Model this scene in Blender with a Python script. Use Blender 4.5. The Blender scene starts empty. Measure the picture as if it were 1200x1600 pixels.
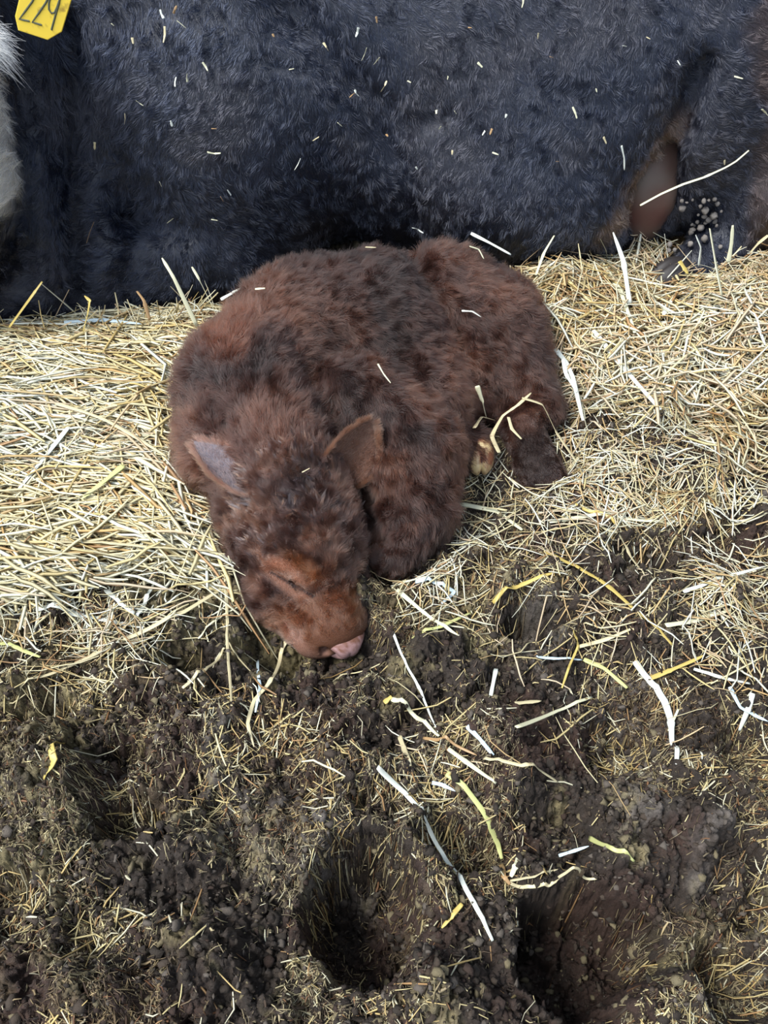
import bpy, math, random
import numpy as np
from mathutils import Vector, Matrix

SC = bpy.context.scene
COL = SC.collection
RNG = np.random.default_rng(7)
random.seed(7)

# ------------------------------------------------------------------ camera
CAM_H, PITCH, FPX = 1.0, math.radians(48.0), 1250.0
cam_d = bpy.data.cameras.new('camera')
cam = bpy.data.objects.new('camera', cam_d)
COL.objects.link(cam)
cam.location = (0, 0, CAM_H)
cam.rotation_euler = (math.pi / 2 - PITCH, 0, 0)
cam_d.sensor_fit = 'VERTICAL'
cam_d.sensor_height = 24.0
cam_d.lens = FPX / 1600.0 * 24.0
cam_d.clip_start = 0.02
SC.camera = cam

# ------------------------------------------------------------------ world and light
world = bpy.data.worlds.new('open_barn_daylight')
SC.world = world
world.use_nodes = True
wn, wl = world.node_tree.nodes, world.node_tree.links
wn.clear()
w_out = wn.new('ShaderNodeOutputWorld')
w_bg = wn.new('ShaderNodeBackground')
w_tc = wn.new('ShaderNodeTexCoord')
w_dot = wn.new('ShaderNodeVectorMath'); w_dot.operation = 'DOT_PRODUCT'
w_dot.inputs[1].default_value = Vector((-0.45, -0.50, 0.74)).normalized()
w_ramp = wn.new('ShaderNodeValToRGB')
cr = w_ramp.color_ramp
cr.elements[0].position = 0.0; cr.elements[0].color = (0.03, 0.028, 0.025, 1)
cr.elements[1].position = 1.0; cr.elements[1].color = (1.0, 1.12, 1.32, 1)
e = cr.elements.new(0.45); e.color = (0.07, 0.08, 0.10, 1)
e = cr.elements.new(0.72); e.color = (0.42, 0.52, 0.68, 1)
w_map = wn.new('ShaderNodeMapRange')
w_map.inputs[1].default_value = -1; w_map.inputs[2].default_value = 1
wl.new(w_tc.outputs['Generated'], w_dot.inputs[0])
wl.new(w_dot.outputs['Value'], w_map.inputs[0])
wl.new(w_map.outputs[0], w_ramp.inputs[0])
wl.new(w_ramp.outputs[0], w_bg.inputs[0])
w_bg.inputs[1].default_value = 1.15
wl.new(w_bg.outputs[0], w_out.inputs[0])

sun_d = bpy.data.lights.new('soft_daylight', 'SUN')
sun = bpy.data.objects.new('soft_daylight', sun_d)
COL.objects.link(sun)
sun_d.energy = 4.2
sun_d.angle = math.radians(24)
sun_d.color = (1.0, 0.98, 0.94)
sun.location = (-1.5, -1.0, 3)
sun.rotation_euler = (Vector((-0.50, -0.22, 0.84))).to_track_quat('Z', 'Y').to_euler()

SC.view_settings.view_transform = 'Standard'
SC.view_settings.look = 'None'
SC.view_settings.exposure = 0.35
SC.view_settings.gamma = 1.0
SC.view_settings.use_curve_mapping = False
SC.render.hair_type = 'STRAND'

# ------------------------------------------------------------------ helpers
CP, SP = math.cos(PITCH), math.sin(PITCH)
def ray(u, v):
    a, b = (u - 600) / FPX, (v - 800) / FPX
    return np.array([a, CP - b * SP, -SP - b * CP])
def W(u, v, z):
    d = ray(u, v)
    t = (z - CAM_H) / d[2]
    return np.array([d[0] * t, d[1] * t, z])
def WY(u, v, y):
    d = ray(u, v)
    t = y / d[1]
    return np.array([d[0] * t, y, CAM_H + d[2] * t])
def project(p):
    p = np.asarray(p)
    q = p - np.array([0, 0, CAM_H])
    dep = q[..., 1] * CP - q[..., 2] * SP
    up = q[..., 1] * SP + q[..., 2] * CP
    return 600 + FPX * q[..., 0] / dep, 800 - FPX * up / dep
def srgb(r, g, b):
    f = lambda c: (c / 255 / 12.92) if c <= 10 else ((c / 255 + 0.055) / 1.055) ** 2.4
    return np.array([f(r), f(g), f(b)])
def sm(a, b, x):
    t = np.clip((x - a) / (b - a), 0, 1)
    return t * t * (3 - 2 * t)

_TAB = np.random.default_rng(3).random((48, 48, 48), dtype=np.float32) * 2 - 1
def vnoise(p, seed=0):
    """smooth value noise, p (...,3) already scaled; -1..1"""
    p = np.asarray(p, dtype=np.float32) + np.float32(seed * 7.31 + 500)
    i = np.floor(p).astype(np.int32)
    f = p - i
    f = f * f * f * (f * (f * 6 - 15) + 10)
    i0 = i % 48; i1 = (i0 + 1) % 48
    x0, y0, z0 = i0[..., 0], i0[..., 1], i0[..., 2]
    x1, y1, z1 = i1[..., 0], i1[..., 1], i1[..., 2]
    fx, fy, fz = f[..., 0], f[..., 1], f[..., 2]
    a = _TAB[x0, y0, z0] * (1 - fx) + _TAB[x1, y0, z0] * fx
    b = _TAB[x0, y1, z0] * (1 - fx) + _TAB[x1, y1, z0] * fx
    c = _TAB[x0, y0, z1] * (1 - fx) + _TAB[x1, y0, z1] * fx
    d = _TAB[x0, y1, z1] * (1 - fx) + _TAB[x1, y1, z1] * fx
    return (a * (1 - fy) + b * fy) * (1 - fz) + (c * (1 - fy) + d * fy) * fz
def fbm(p, octv=4, seed=0, gain=0.5):
    p = np.asarray(p, dtype=np.float32)
    r, a = 0, 1.0
    for o in range(octv):
        r = r + a * vnoise(p * (2.03 ** o), seed + o * 3)
        a *= gain
    return r
def vnoise3(p, seed=0):
    return np.stack([vnoise(p, seed), vnoise(p, seed + 11), vnoise(p, seed + 23)], -1)
def norm(v):
    return v / np.maximum(np.linalg.norm(v, axis=-1, keepdims=True), 1e-9)
def xy3(x, y, s):
    return np.stack([x * s, y * s, np.zeros_like(x)], -1)

# ------------------------------------------------------------------ materials
def new_mat(name):
    m = bpy.data.materials.new(name)
    m.use_nodes = True
    nt = m.node_tree
    return m, nt, nt.nodes['Principled BSDF']
def attr_mat(name, rough=0.6, spec=0.5, bump=None, noise_mix=None, sheen=0.0, sub=0.0, attr='col'):
    m, nt, b = new_mat(name)
    a = nt.nodes.new('ShaderNodeAttribute'); a.attribute_name = attr
    b.inputs['Roughness'].default_value = rough
    b.inputs['Specular IOR Level'].default_value = spec
    if sheen:
        b.inputs['Sheen Weight'].default_value = sheen
    src = a.outputs['Color']
    if noise_mix:
        sc_, lo, hi = noise_mix
        n = nt.nodes.new('ShaderNodeTexNoise'); n.inputs['Scale'].default_value = sc_
        n.inputs['Detail'].default_value = 6
        tc = nt.nodes.new('ShaderNodeTexCoord')
        nt.links.new(tc.outputs['Object'], n.inputs['Vector'])
        r = nt.nodes.new('ShaderNodeMapRange')
        r.inputs[1].default_value = 0.3; r.inputs[2].default_value = 0.7
        r.inputs[3].default_value = lo; r.inputs[4].default_value = hi
        nt.links.new(n.outputs[0], r.inputs[0])
        mx = nt.nodes.new('ShaderNodeMix'); mx.data_type = 'RGBA'; mx.blend_type = 'MULTIPLY'
        mx.inputs[0].default_value = 1
        nt.links.new(src, mx.inputs[6])
        nt.links.new(r.outputs[0], mx.inputs[7])
        src = mx.outputs[2]
    nt.links.new(src, b.inputs['Base Color'])
    if bump:
        sc_, st, dist = bump
        n = nt.nodes.new('ShaderNodeTexNoise'); n.inputs['Scale'].default_value = sc_
        n.inputs['Detail'].default_value = 8; n.inputs['Roughness'].default_value = 0.65
        tc = nt.nodes.new('ShaderNodeTexCoord')
        nt.links.new(tc.outputs['Object'], n.inputs['Vector'])
        bp = nt.nodes.new('ShaderNodeBump'); bp.inputs['Strength'].default_value = st
        bp.inputs['Distance'].default_value = dist
        nt.links.new(n.outputs[0], bp.inputs['Height'])
        nt.links.new(bp.outputs[0], b.inputs['Normal'])
    return m

# ------------------------------------------------------------------ object building
def tag(o, label=None, cat=None, group=None, kind=None):
    if label: o['label'] = label
    if cat: o['category'] = cat
    if group: o['group'] = group
    if kind: o['kind'] = kind
    return o
def empty(name, loc):
    o = bpy.data.objects.new(name, None)
    COL.objects.link(o)
    o.location = loc
    o.empty_display_size = 0.05
    return o
def world_loc(o):
    p = np.zeros(3)
    while o is not None:
        p = p + np.array(o.location); o = o.parent
    return p
def mesh_obj(name, co, faces, mat, parent=None, col=None, smooth=True, origin=None):
    """co in world space (n,3); faces int array (m,k)"""
    co = np.asarray(co, dtype=np.float64)
    if origin is None:
        origin = world_loc(parent) if parent else np.zeros(3)
    me = bpy.data.meshes.new(name)
    faces = np.asarray(faces, dtype=np.int32)
    k = faces.shape[1]
    me.vertices.add(len(co)); me.vertices.foreach_set('co', (co - origin).astype(np.float32).ravel())
    me.loops.add(faces.size); me.loops.foreach_set('vertex_index', faces.ravel())
    me.polygons.add(len(faces))
    me.polygons.foreach_set('loop_start', np.arange(0, faces.size, k, dtype=np.int32))
    if smooth:
        me.polygons.foreach_set('use_smooth', np.ones(len(faces), dtype=bool))
    me.update(calc_edges=True)
    if col is not None:
        at = me.attributes.new('col', 'FLOAT_COLOR', 'POINT')
        c4 = np.ones((len(co), 4), dtype=np.float32); c4[:, :3] = col
        at.data.foreach_set('color', c4.ravel())
    me.materials.append(mat)
    o = bpy.data.objects.new(name, me)
    COL.objects.link(o)
    if parent:
        o.parent = parent
        o.location = origin - world_loc(parent)
    else:
        o.location = origin
    return o
def hair_obj(name, pts, rad, mat, parent, col):
    """pts (N,K,3) world; rad (N,K); col (N,3)"""
    N, K, _ = pts.shape
    cu = bpy.data.hair_curves.new(name)
    cu.add_curves([K] * N)
    cu.points.foreach_set('position', (pts - world_loc(parent)).astype(np.float32).ravel())
    cu.points.foreach_set('radius', rad.astype(np.float32).ravel())
    at = cu.attributes.new('col', 'FLOAT_COLOR', 'CURVE')
    c4 = np.ones((N, 4), dtype=np.float32); c4[:, :3] = col
    at.data.foreach_set('color', c4.ravel())
    cu.materials.append(mat)
    o = bpy.data.objects.new(name, cu)
    COL.objects.link(o)
    o.parent = parent
    return o

# ------------------------------------------------------------------ implicit modelling (smooth blended bones -> surface nets)
class Field:
    def __init__(s, lo, hi, h):
        s.lo = np.array(lo, float); s.h = h
        s.n = np.ceil((np.array(hi) - s.lo) / h).astype(int) + 1
        s.f = np.full(s.n, 0.12, dtype=np.float32)
        s.bones = []
    def _sub(s, lo, hi):
        i0 = np.clip(np.floor((lo - s.lo) / s.h).astype(int), 0, s.n - 1)
        i1 = np.clip(np.ceil((hi - s.lo) / s.h).astype(int) + 1, 1, s.n)
        if np.any(i1 <= i0): return None, None
        ax = [(s.lo[k] + s.h * np.arange(i0[k], i1[k])).astype(np.float32) for k in range(3)]
        X, Y, Z = np.meshgrid(*ax, indexing='ij')
        return tuple(slice(i0[k], i1[k]) for k in range(3)), np.stack([X, Y, Z], -1)
    def _mix(s, sl, d, k, op):
        a = s.f[sl]
        if op == 'add':
            h = np.maximum(k - np.abs(a - d), 0) / k
            s.f[sl] = np.minimum(a, d) - h * h * k * 0.25
        else:
            d = -d
            h = np.maximum(k - np.abs(a - d), 0) / k
            s.f[sl] = np.maximum(a, d) + h * h * k * 0.25
    def cone(s, a, b, r1, r2, k=0.03, op='add', flow=None, squash=None):
        a, b = np.array(a, float), np.array(b, float)
        r = max(r1, r2) + k + 0.03
        sl, P = s._sub(np.minimum(a, b) - r, np.maximum(a, b) + r)
        if sl is None: return
        s._mix(sl, s.cone_d(P, a, b, r1, r2), k, op)
        if op == 'add':
            fl = norm(np.array(flow, float)) if flow is not None else norm(b - a)
            s.bones.append((a, b, r1, r2, fl))
    @staticmethod
    def cone_d(P, a, b, r1, r2):
        ba = (b - a).astype(np.float32); L = max(float(ba @ ba), 1e-9)
        t = np.clip(((P - a.astype(np.float32)) @ ba) / L, 0, 1)
        q = P - a.astype(np.float32) - t[..., None] * ba
        return np.sqrt((q * q).sum(-1)) - (r1 + (r2 - r1) * t)
    def ell(s, c, r, R=None, k=0.03, op='add', flow=None):
        c = np.array(c, float); r = np.array(r, float)
        R = np.eye(3) if R is None else np.array(R, float)   # columns = axes
        m = max(r) + k + 0.03
        sl, P = s._sub(c - m, c + m)
        if sl is None: return
        q = (P - c.astype(np.float32)) @ R.astype(np.float32)
        k0 = np.sqrt(((q / r) ** 2).sum(-1)); k1 = np.sqrt(((q / r ** 2) ** 2).sum(-1))
        d = k0 * (k0 - 1) / np.maximum(k1, 1e-6)
        s._mix(sl, d.astype(np.float32), k, op)
        if op == 'add' and flow is not None:
            rr = float(np.mean(r))
            s.bones.append((c, c + 1e-4, rr, rr, norm(np.array(flow, float))))
    def flow(s, P, soft=0.025):
        P = P.astype(np.float32)
        acc = np.zeros_like(P); 
        ds = [s.cone_d(P, a, b, r1, r2) for a, b, r1, r2, fl in s.bones]
        dm = np.min(ds, axis=0)
        for d, bone in zip(ds, s.bones):
            w = np.exp(-(d - dm) / soft)
            acc += w[:, None] * bone[4].astype(np.float32)
        return acc
    def mesh(s, smooth_it=2):
        f = s.f; n = np.array(f.shape)
        ins = f < 0
        c = [slice(0, -1), slice(1, None)]
        cnt = sum(ins[c[i], c[j], c[k]].astype(np.uint8) for i in (0, 1) for j in (0, 1) for k in (0, 1))
        act = (cnt > 0) & (cnt < 8)
        idx = np.full(act.shape, -1, dtype=np.int32)
        ijk = np.argwhere(act)
        idx[act] = np.arange(len(ijk))
        acc = np.zeros((len(ijk), 3)); num = np.zeros(len(ijk))
        corners = [(i, j, k) for i in (0, 1) for j in (0, 1) for k in (0, 1)]
        for ca in corners:
            for ax in range(3):
                if ca[ax]: continue
                cb = list(ca); cb[ax] = 1
                va = f[ijk[:, 0] + ca[0], ijk[:, 1] + ca[1], ijk[:, 2] + ca[2]]
                vb = f[ijk[:, 0] + cb[0], ijk[:, 1] + cb[1], ijk[:, 2] + cb[2]]
                m = (va < 0) != (vb < 0)
                t = np.where(m, va / np.where(m, va - vb, 1), 0)
                p = np.array(ca, float)[None, :].repeat(len(ijk), 0)
                p[:, ax] += t
                acc[m] += p[m]; num[m] += 1
        co = s.lo + s.h * (ijk + acc / num[:, None])
        quads = []
        for ax in range(3):
            o1, o2 = [(1, 2), (2, 0), (0, 1)][ax]
            sl0 = [slice(None)] * 3; sl1 = [slice(None)] * 3
            sl0[ax] = slice(0, -1); sl1[ax] = slice(1, None)
            ch = ins[tuple(sl0)] != ins[tuple(sl1)]
            e = np.argwhere(ch)
            e = e[(e[:, o1] > 0) & (e[:, o2] > 0) & (e[:, o1] < n[o1] - 1) & (e[:, o2] < n[o2] - 1)]
            def gi(d1, d2):
                q = e.copy(); q[:, o1] -= d1; q[:, o2] -= d2
                return idx[q[:, 0], q[:, 1], q[:, 2]]
            q = np.stack([gi(1, 1), gi(0, 1), gi(0, 0), gi(1, 0)], -1)
            flip = ~ins[e[:, 0], e[:, 1], e[:, 2]]
            q[flip] = q[flip][:, ::-1]
            quads.append(q)
        q = np.concatenate(quads)
        q = q[(q >= 0).all(1)]
        for _ in range(smooth_it):
            sm_ = np.zeros_like(co); nn = np.zeros(len(co))
            for a, b in ((0, 1), (1, 2), (2, 3), (3, 0)):
                np.add.at(sm_, q[:, a], co[q[:, b]]); np.add.at(nn, q[:, a], 1)
                np.add.at(sm_, q[:, b], co[q[:, a]]); np.add.at(nn, q[:, b], 1)
            co = 0.5 * co + 0.5 * sm_ / np.maximum(nn, 1)[:, None]
        return co, q
def vert_normals(co, q):
    fn = np.cross(co[q[:, 2]] - co[q[:, 0]], co[q[:, 3]] - co[q[:, 1]])
    vn = np.zeros_like(co)
    for k in range(4): np.add.at(vn, q[:, k], fn)
    return norm(vn)
def sample(co, q, vn, N, dens=None):
    a, b, c, d = (co[q[:, k]] for k in range(4))
    ar = 0.5 * np.linalg.norm(np.cross(c - a, d - b), axis=1)
    if dens is not None: ar = ar * dens((a + b + c + d) / 4)
    cdf = np.cumsum(ar); cdf /= cdf[-1]
    i = np.searchsorted(cdf, RNG.random(N))
    s, t = RNG.random((2, N, 1))
    def bl(A):
        return (A[q[i, 0]] * (1 - s) + A[q[i, 1]] * s) * (1 - t) + (A[q[i, 3]] * (1 - s) + A[q[i, 2]] * s) * t
    return bl(co), norm(bl(vn))
def grow(P, n, t, L, K, lift=0.6, bend=0.8, a1=0.5, f1=30, a2=0.5, f2=90, a3=0.25, grav=0.0, seed=0):
    t = norm(t - (t * n).sum(-1, keepdims=True) * n)
    V1 = vnoise3(P * f1, seed) * a1
    V2 = vnoise3(P * f2, seed + 5) * a2
    V3 = RNG.normal(size=P.shape) * a3
    pts = [P - n * 0.001]
    p = P
    for j in range(1, K):
        s = j / (K - 1)
        d = norm(n * lift * (1.15 - bend * s) + t + V1 + V2 * (0.4 + s) + V3 + np.array([0, 0, -grav * s]))
        pos = (d * n).sum(-1, keepdims=True)
        d = d + n * np.maximum(0.08 - pos, 0)
        p = p + d * (L[:, None] / (K - 1))
        pts.append(p)
    return np.stack(pts, 1)

def groove(co, vn, items):
    u, v = project(co)
    front = ((vn * norm(np.array([0, 0, CAM_H]) - co)).sum(1) > -0.1)
    d_all = np.zeros(len(co))
    for pts, A, wd in items:
        best = np.full(len(co), 1e9)
        for (a, b) in zip(pts[:-1], pts[1:]):
            ax, ay = a; bx, by = b[0] - ax, b[1] - ay
            t = np.clip(((u - ax) * bx + (v - ay) * by) / (bx * bx + by * by), 0, 1)
            best = np.minimum(best, np.hypot(u - ax - t * bx, v - ay - t * by))
        d_all += A * np.exp(-(best / wd) ** 2)
    return co + vn * (d_all * front)[:, None]

def frame_strip(cl, w, th, up):
    """closed triangular-section blades along centre lines. cl (N,S,3) w,th (N,) up (N,3)"""
    N, S, _ = cl.shape
    tan = np.gradient(cl, axis=1)
    tan = norm(tan)
    side = norm(np.cross(tan, up[:, None, :]))
    upv = np.cross(side, tan)
    taper = np.ones(S); taper[0] = 0.75; taper[-1] = 0.45
    hw = (w[:, None] * 0.5 * taper)[..., None]
    tt = (th[:, None] * taper)[..., None]
    ring = np.stack([cl - side * hw, cl + side * hw, cl + upv * tt], 2)    # N,S,3,3
    co = ring.reshape(-1, 3)
    base = (np.arange(N) * S * 3)[:, None, None] + (np.arange(S - 1) * 3)[None, :, None]
    f = []
    for a, b in ((0, 1), (1, 2), (2, 0)):
        f.append(np.stack([base + a, base + b, base + 3 + b, base + 3 + a], -1).reshape(-1, 4))
    faces = np.concatenate(f)
    return co, faces

# ------------------------------------------------------------------ terrain height (trampled dung, straw banks)
def bank_left(x, y):
    return sm(0.68, 0.86, y + 0.04 * vnoise(xy3(x, y, 6), 4)) * sm(-0.17, -0.30, x + 0.10 * (y - 1.0))
def bank_right(x, y):
    return sm(0.98, 1.34, y + 0.05 * vnoise(xy3(x, y, 6), 9)) * sm(0.20, 0.36, x)
def bank_h(x, y):
    l = bank_left(x, y) * (0.022 + 0.022 * sm(0.75, 1.25, y) - 0.035 * sm(1.26, 1.42, y)) 
    r = bank_right(x, y) * (0.04 + 0.048 * sm(1.1, 1.45, y)) - 0.05 * np.exp(-((x - .56) / .10) ** 2 - ((y - 1.50) / .09) ** 2)
    return (l + r) * (1 + .35 * vnoise(xy3(x, y, 9), 33))
HOLES = [(570, 1440, .060, .075, .10), (900, 1490, .080, .070, .11), (840, 985, .06, .04, .06), (300, 1040, .06, .035, .05),
         (430, 1035, .06, .045, .05), (1000, 885, .08, .035, .05), (1180, 1200, .05, .06, .04), (610, 900, .06, .04, .03), (545, 1035, .085, .045, .045), (440, 985, .07, .045, .05), (480, 1015, .06, .04, .035),
         (190, 1190, .05, .03, .03), (720, 1330, .07, .035, .05), (860, 1320, .05, .05, .04), (1150, 1400, .05, .06, .05),
         (20, 1440, .05, .04, .05), (210, 1300, .05, .035, .04), (960, 1180, .05, .04, .035), (60, 1120, .06, .03, .03), (1140,1530,.06,.05,.06)]
LUMPS = [(650, 1370, .06, .06, .045), (1080, 1340, .07, .06, .035), (290, 1340, .07, .055, .045), (100, 1250, .06, .05, .04),
         (330, 1500, .09, .06, .03), (750, 1160, .08, .05, .03), (560, 1220, .07, .05, .035), (940, 1400, .05, .05, .02),
         (150, 1560, .07, .05, .04), (700, 1580, .09, .05, .045), (1050, 1570, .08, .04, .04), (330, 1170, .08, .05, .03), (790, 1220, .06, .05, .03)]
def pits(x, y):
    h = np.zeros_like(x)
    for L, s in ((HOLES, -1), (LUMPS, 1)):
        for (u, v, rx, ry, a) in L:
            c = W(u, v, 0.0)
            d = np.sqrt(((x - c[0]) / rx) ** 2 + ((y - c[1]) / ry) ** 2) + 0.30 * vnoise(xy3(x, y, 16), int(u) % 17)
            h = h + s * a * (1.35 if a < .09 else 1.7) * (1 - sm((0.7 if a > .09 else 0.5) if s < 0 else 0.1, 1.1, d))
    return h
def cells(x, y, f, seed):
    """rounded clods: distance to nearest jittered cell centre"""
    X, Y = x * f, y * f
    ix, iy = np.floor(X), np.floor(Y)
    best = np.full(x.shape, 9.0, dtype=np.float32); val = np.zeros(x.shape, dtype=np.float32)
    for i in (-1, 0, 1):
        for j in (-1, 0, 1):
            cx, cy = ix + i, iy + j
            h = np.stack([cx, cy, np.full_like(cx, seed)], -1).astype(np.int64)
            a = (h[..., 0] * 73856093 ^ h[..., 1] * 19349663 ^ h[..., 2] * 83492791) & 0xFFFFF
            jx = ((a * 7919) & 0xFFFF) / 65535.0; jy = ((a * 104729 + 77) & 0xFFFF) / 65535.0; vv = ((a * 15485863 + 5) & 0xFFFF) / 65535.0
            d = (X - cx - jx) ** 2 + (Y - cy - jy) ** 2
            m = d < best
            best = np.where(m, d, best); val = np.where(m, vv, val)
    return np.sqrt(best), val
def ground_raw(x, y):
    P = xy3(x, y, 1.0)
    wx = x + 0.012 * vnoise(P * 22, 1) + 0.004 * vnoise(P * 70, 2)
    wy = y + 0.012 * vnoise(P * 22, 5) + 0.004 * vnoise(P * 70, 6)
    mud = 0.020 * fbm(P * 6.5, 3, 2) + pits(x, y)
    d1, v1 = cells(wx, wy, 17, 1)
    d2, v2 = cells(wx, wy, 42, 2)
    d3, v3 = cells(wx, wy, 105, 3)
    mud = mud + (0.010 + 0.036 * v1) * np.sqrt(np.clip(1.02 - (d1 / .9) ** 2, 0, 1)) + 0.020 * v2 * np.sqrt(np.clip(1.02 - (d2 / .9) ** 2, 0, 1)) + 0.008 * v3 * (1 - d3 ** 2)
    r = fbm(P * 130, 3, 7)
    mud = mud + 0.0060 * r + 0.013 * np.abs(fbm(P * 48, 3, 12)) + 0.008 * fbm(P * 24, 2, 19) + 0.0022 * fbm(P * 330, 2, 14)
    b = np.clip(bank_left(x, y) + bank_right(x, y), 0, 1)
    # hollow pressed by the calf
    c = np.clip(1 - ((x + 0.02) / 0.42) ** 2 - ((y - 1.1) / 0.38) ** 2, 0, 1)
    calm = np.clip(b + 1.3 * c, 0, 1)
    return mud * (1 - 0.8 * calm) - 0.015 * sm(0, .4, c) + bank_h(x, y)
gx = np.concatenate([np.linspace(-1.6, -0.80, 60, endpoint=False), np.linspace(-0.80, 0.80, 1050), np.linspace(0.80, 1.8, 70)[1:]])
gy = np.concatenate([np.linspace(-0.5, 0.08, 50, endpoint=False), np.linspace(0.08, 1.25, 800), np.linspace(1.25, 2.6, 120)[1:]])
GX, GY = np.meshgrid(gx, gy, indexing='ij')
GZ = ground_raw(GX, GY).astype(np.float64)
def _smooth_grid(Z, it):
    for _ in range(it):
        Zp = np.pad(Z, 1, mode='edge')
        Z = (Zp[:-2, 1:-1] + Zp[2:, 1:-1] + Zp[1:-1, :-2] + Zp[1:-1, 2:] + 4 * Z) / 8
    return Z
GZS = _smooth_grid(GZ, 90)
def gz(x, y, Z=None):
    Z = GZ if Z is None else Z
    x = np.clip(x, gx[0], gx[-1] - 1e-6); y = np.clip(y, gy[0], gy[-1] - 1e-6)
    i = np.clip(np.searchsorted(gx, x, side='right') - 1, 0, len(gx) - 2)
    j = np.clip(np.searchsorted(gy, y, side='right') - 1, 0, len(gy) - 2)
    fx = (x - gx[i]) / (gx[i + 1] - gx[i]); fy = (y - gy[j]) / (gy[j + 1] - gy[j])
    return (Z[i, j] * (1 - fx) + Z[i + 1, j] * fx) * (1 - fy) + (Z[i, j + 1] * (1 - fx) + Z[i + 1, j + 1] * fx) * fy
def on_ground(u, v, Z=None):
    z = 0.03
    for _ in range(12):
        p = W(u, v, z); z = 0.5 * z + 0.5 * float(gz(p[0], p[1], GZS if Z is None else Z))
    return W(u, v, z)

def build_ground():
    nx, ny = GX.shape
    co = np.stack([GX, GY, GZ], -1).reshape(-1, 3)
    gxn, gyn = np.gradient(GZ, gx, gy)
    nrm = norm(np.stack([-gxn, -gyn, np.ones_like(GZ)], -1)).reshape(-1, 3)
    st = sm(.75, .35, nrm[:, 2])
    co = co + nrm * (st * (.0035 * fbm(co * 75, 2, 91) + .002 * vnoise(co * 210, 93)))[:, None]
    P = xy3(co[:, 0], co[:, 1], 1.0)
    n1 = fbm(P * 7, 4, 31); n2 = fbm(P * 26, 4, 37); n3 = fbm(P * 90, 2, 41)
    dark = srgb(52, 43, 36); grey = srgb(104, 97, 91); olive = srgb(138, 126, 90); red = srgb(64, 44, 35)
    a = .8 * sm(0.15, 0.65, 0.6 * n1 + 0.7 * n2)[:, None]; b = sm(0.15, 0.7, n2 * 0.8 + fbm(P * 5, 2, 44) * 0.6 - 0.35 * co[:, :1].ravel())[:, None]
    c = sm(0.0, 0.6, fbm(P * 9, 3, 51))[:, None]
    col = dark * (1 - a) + grey * a
    col = col * (1 - 0.75 * b) + olive * 0.75 * b
    col = col * (1 - 0.7 * c) + red * 0.7 * c
    col = col * (1 + 0.25 * n3[:, None])
    bk = np.clip(bank_left(co[:, 0], co[:, 1]) + bank_right(co[:, 0], co[:, 1]), 0, 1)[:, None]
    col = col * (1 - bk) + srgb(120, 96, 62) * bk
    i = np.arange(nx * ny).reshape(nx, ny)
    f = np.stack([i[:-1, :-1], i[1:, :-1], i[1:, 1:], i[:-1, 1:]], -1).reshape(-1, 4)
    m = attr_mat('trampled_dung', rough=0.62, spec=0.45, bump=(420, 0.9, 0.004), noise_mix=(160, 0.65, 1.35))
    o = mesh_obj('floor', co, f, m, col=np.clip(col, 0.005, 1), smooth=True)
    tag(o, kind='structure', label='trampled dark dung and mud floor with hoof holes', cat='floor')
build_ground()

# ------------------------------------------------------------------ calf
def head_frame(Pp, Pm, tilt_n):
    a = norm(np.array(Pm) - np.array(Pp))
    n = np.array(tilt_n, float); n = norm(n - (n @ a) * a)
    l = np.cross(a, n)      # checked below to point to image right
    if l[0] < 0: l = -l
    return a, l, n
calf_base = np.array([-0.02, 1.08, 0.0])
calf = empty('calf', calf_base)
tag(calf, 'dark reddish-brown newborn calf asleep, curled up on straw in front of the black cow', 'calf')

F = Field((-0.50, 0.50, -0.06), (0.42, 1.56, 0.36), 0.0036)
B = lambda u, v, z: W(u, v, z)
cone, ell = F.cone, F.ell
# hindquarters, ribs, withers, neck
cone(B(695, 500, .115), B(758, 520, .105), .135, .112, k=.03, flow=(0.75, -0.1, -0.5))
cone(B(700, 590, .07), B(800, 590, .07), .09, .062, k=.05, flow=(0.8, -0.4, -0.4))
cone(B(585, 528, .115), B(480, 545, .12), .153, .140, k=.022, flow=(0.95, 0.0, -0.35))
cone(B(480, 545, .12), B(400, 600, .125), .140, .118, k=.04, flow=(0.8, 0.3, -0.5))
cone(B(640, 640, .08), B(520, 640, .08), .10, .10, k=.05, flow=(0.7, -0.5, -0.5))
cone(B(385, 620, .12), B(372, 690, .10), .112, .100, k=.04, flow=(-0.2, 0.6, -0.6))
cone(B(420, 610, .14), B(440, 705, .135), .098, .078, k=.03, flow=(0.15, 0.7, 0.0))
# shoulder, upper arm, folded foreleg
cone(B(555, 640, .135), B(628, 712, .09), .088, .092, k=.022, flow=(0.5, -0.6, -0.5))
cone(B(628, 712, .09), B(640, 800, .055), .092, .062, k=.03, flow=(0.35, -0.7, -0.5))
cone(B(640, 800, .05), B(612, 862, .032), .066, .036, k=.03, flow=(0.1, -0.8, -0.4))
cone(B(650, 760, .04), B(735, 690, .035), .040, .026, k=.03, flow=(0.8, 0.5, -0.2))
cone(B(735, 690, .037), B(745, 712, .030), .026, .022, k=.012, flow=(0.3, -0.8, -0.2))
# hind leg: stifle, hock, cannon, fetlock
cone(B(800, 590, .07), B(838, 640, .055), .062, .044, k=.03, flow=(0.3, -0.8, -0.3))
cone(B(815, 662, .058), B(842, 735, .034), .036, .034, k=.014, flow=(0.25, -0.9, -0.3))
cone(B(842, 735, .030), B(866, 762, .016), .033, .026, k=.02, flow=(0.3, -0.9, -0.2))
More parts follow.
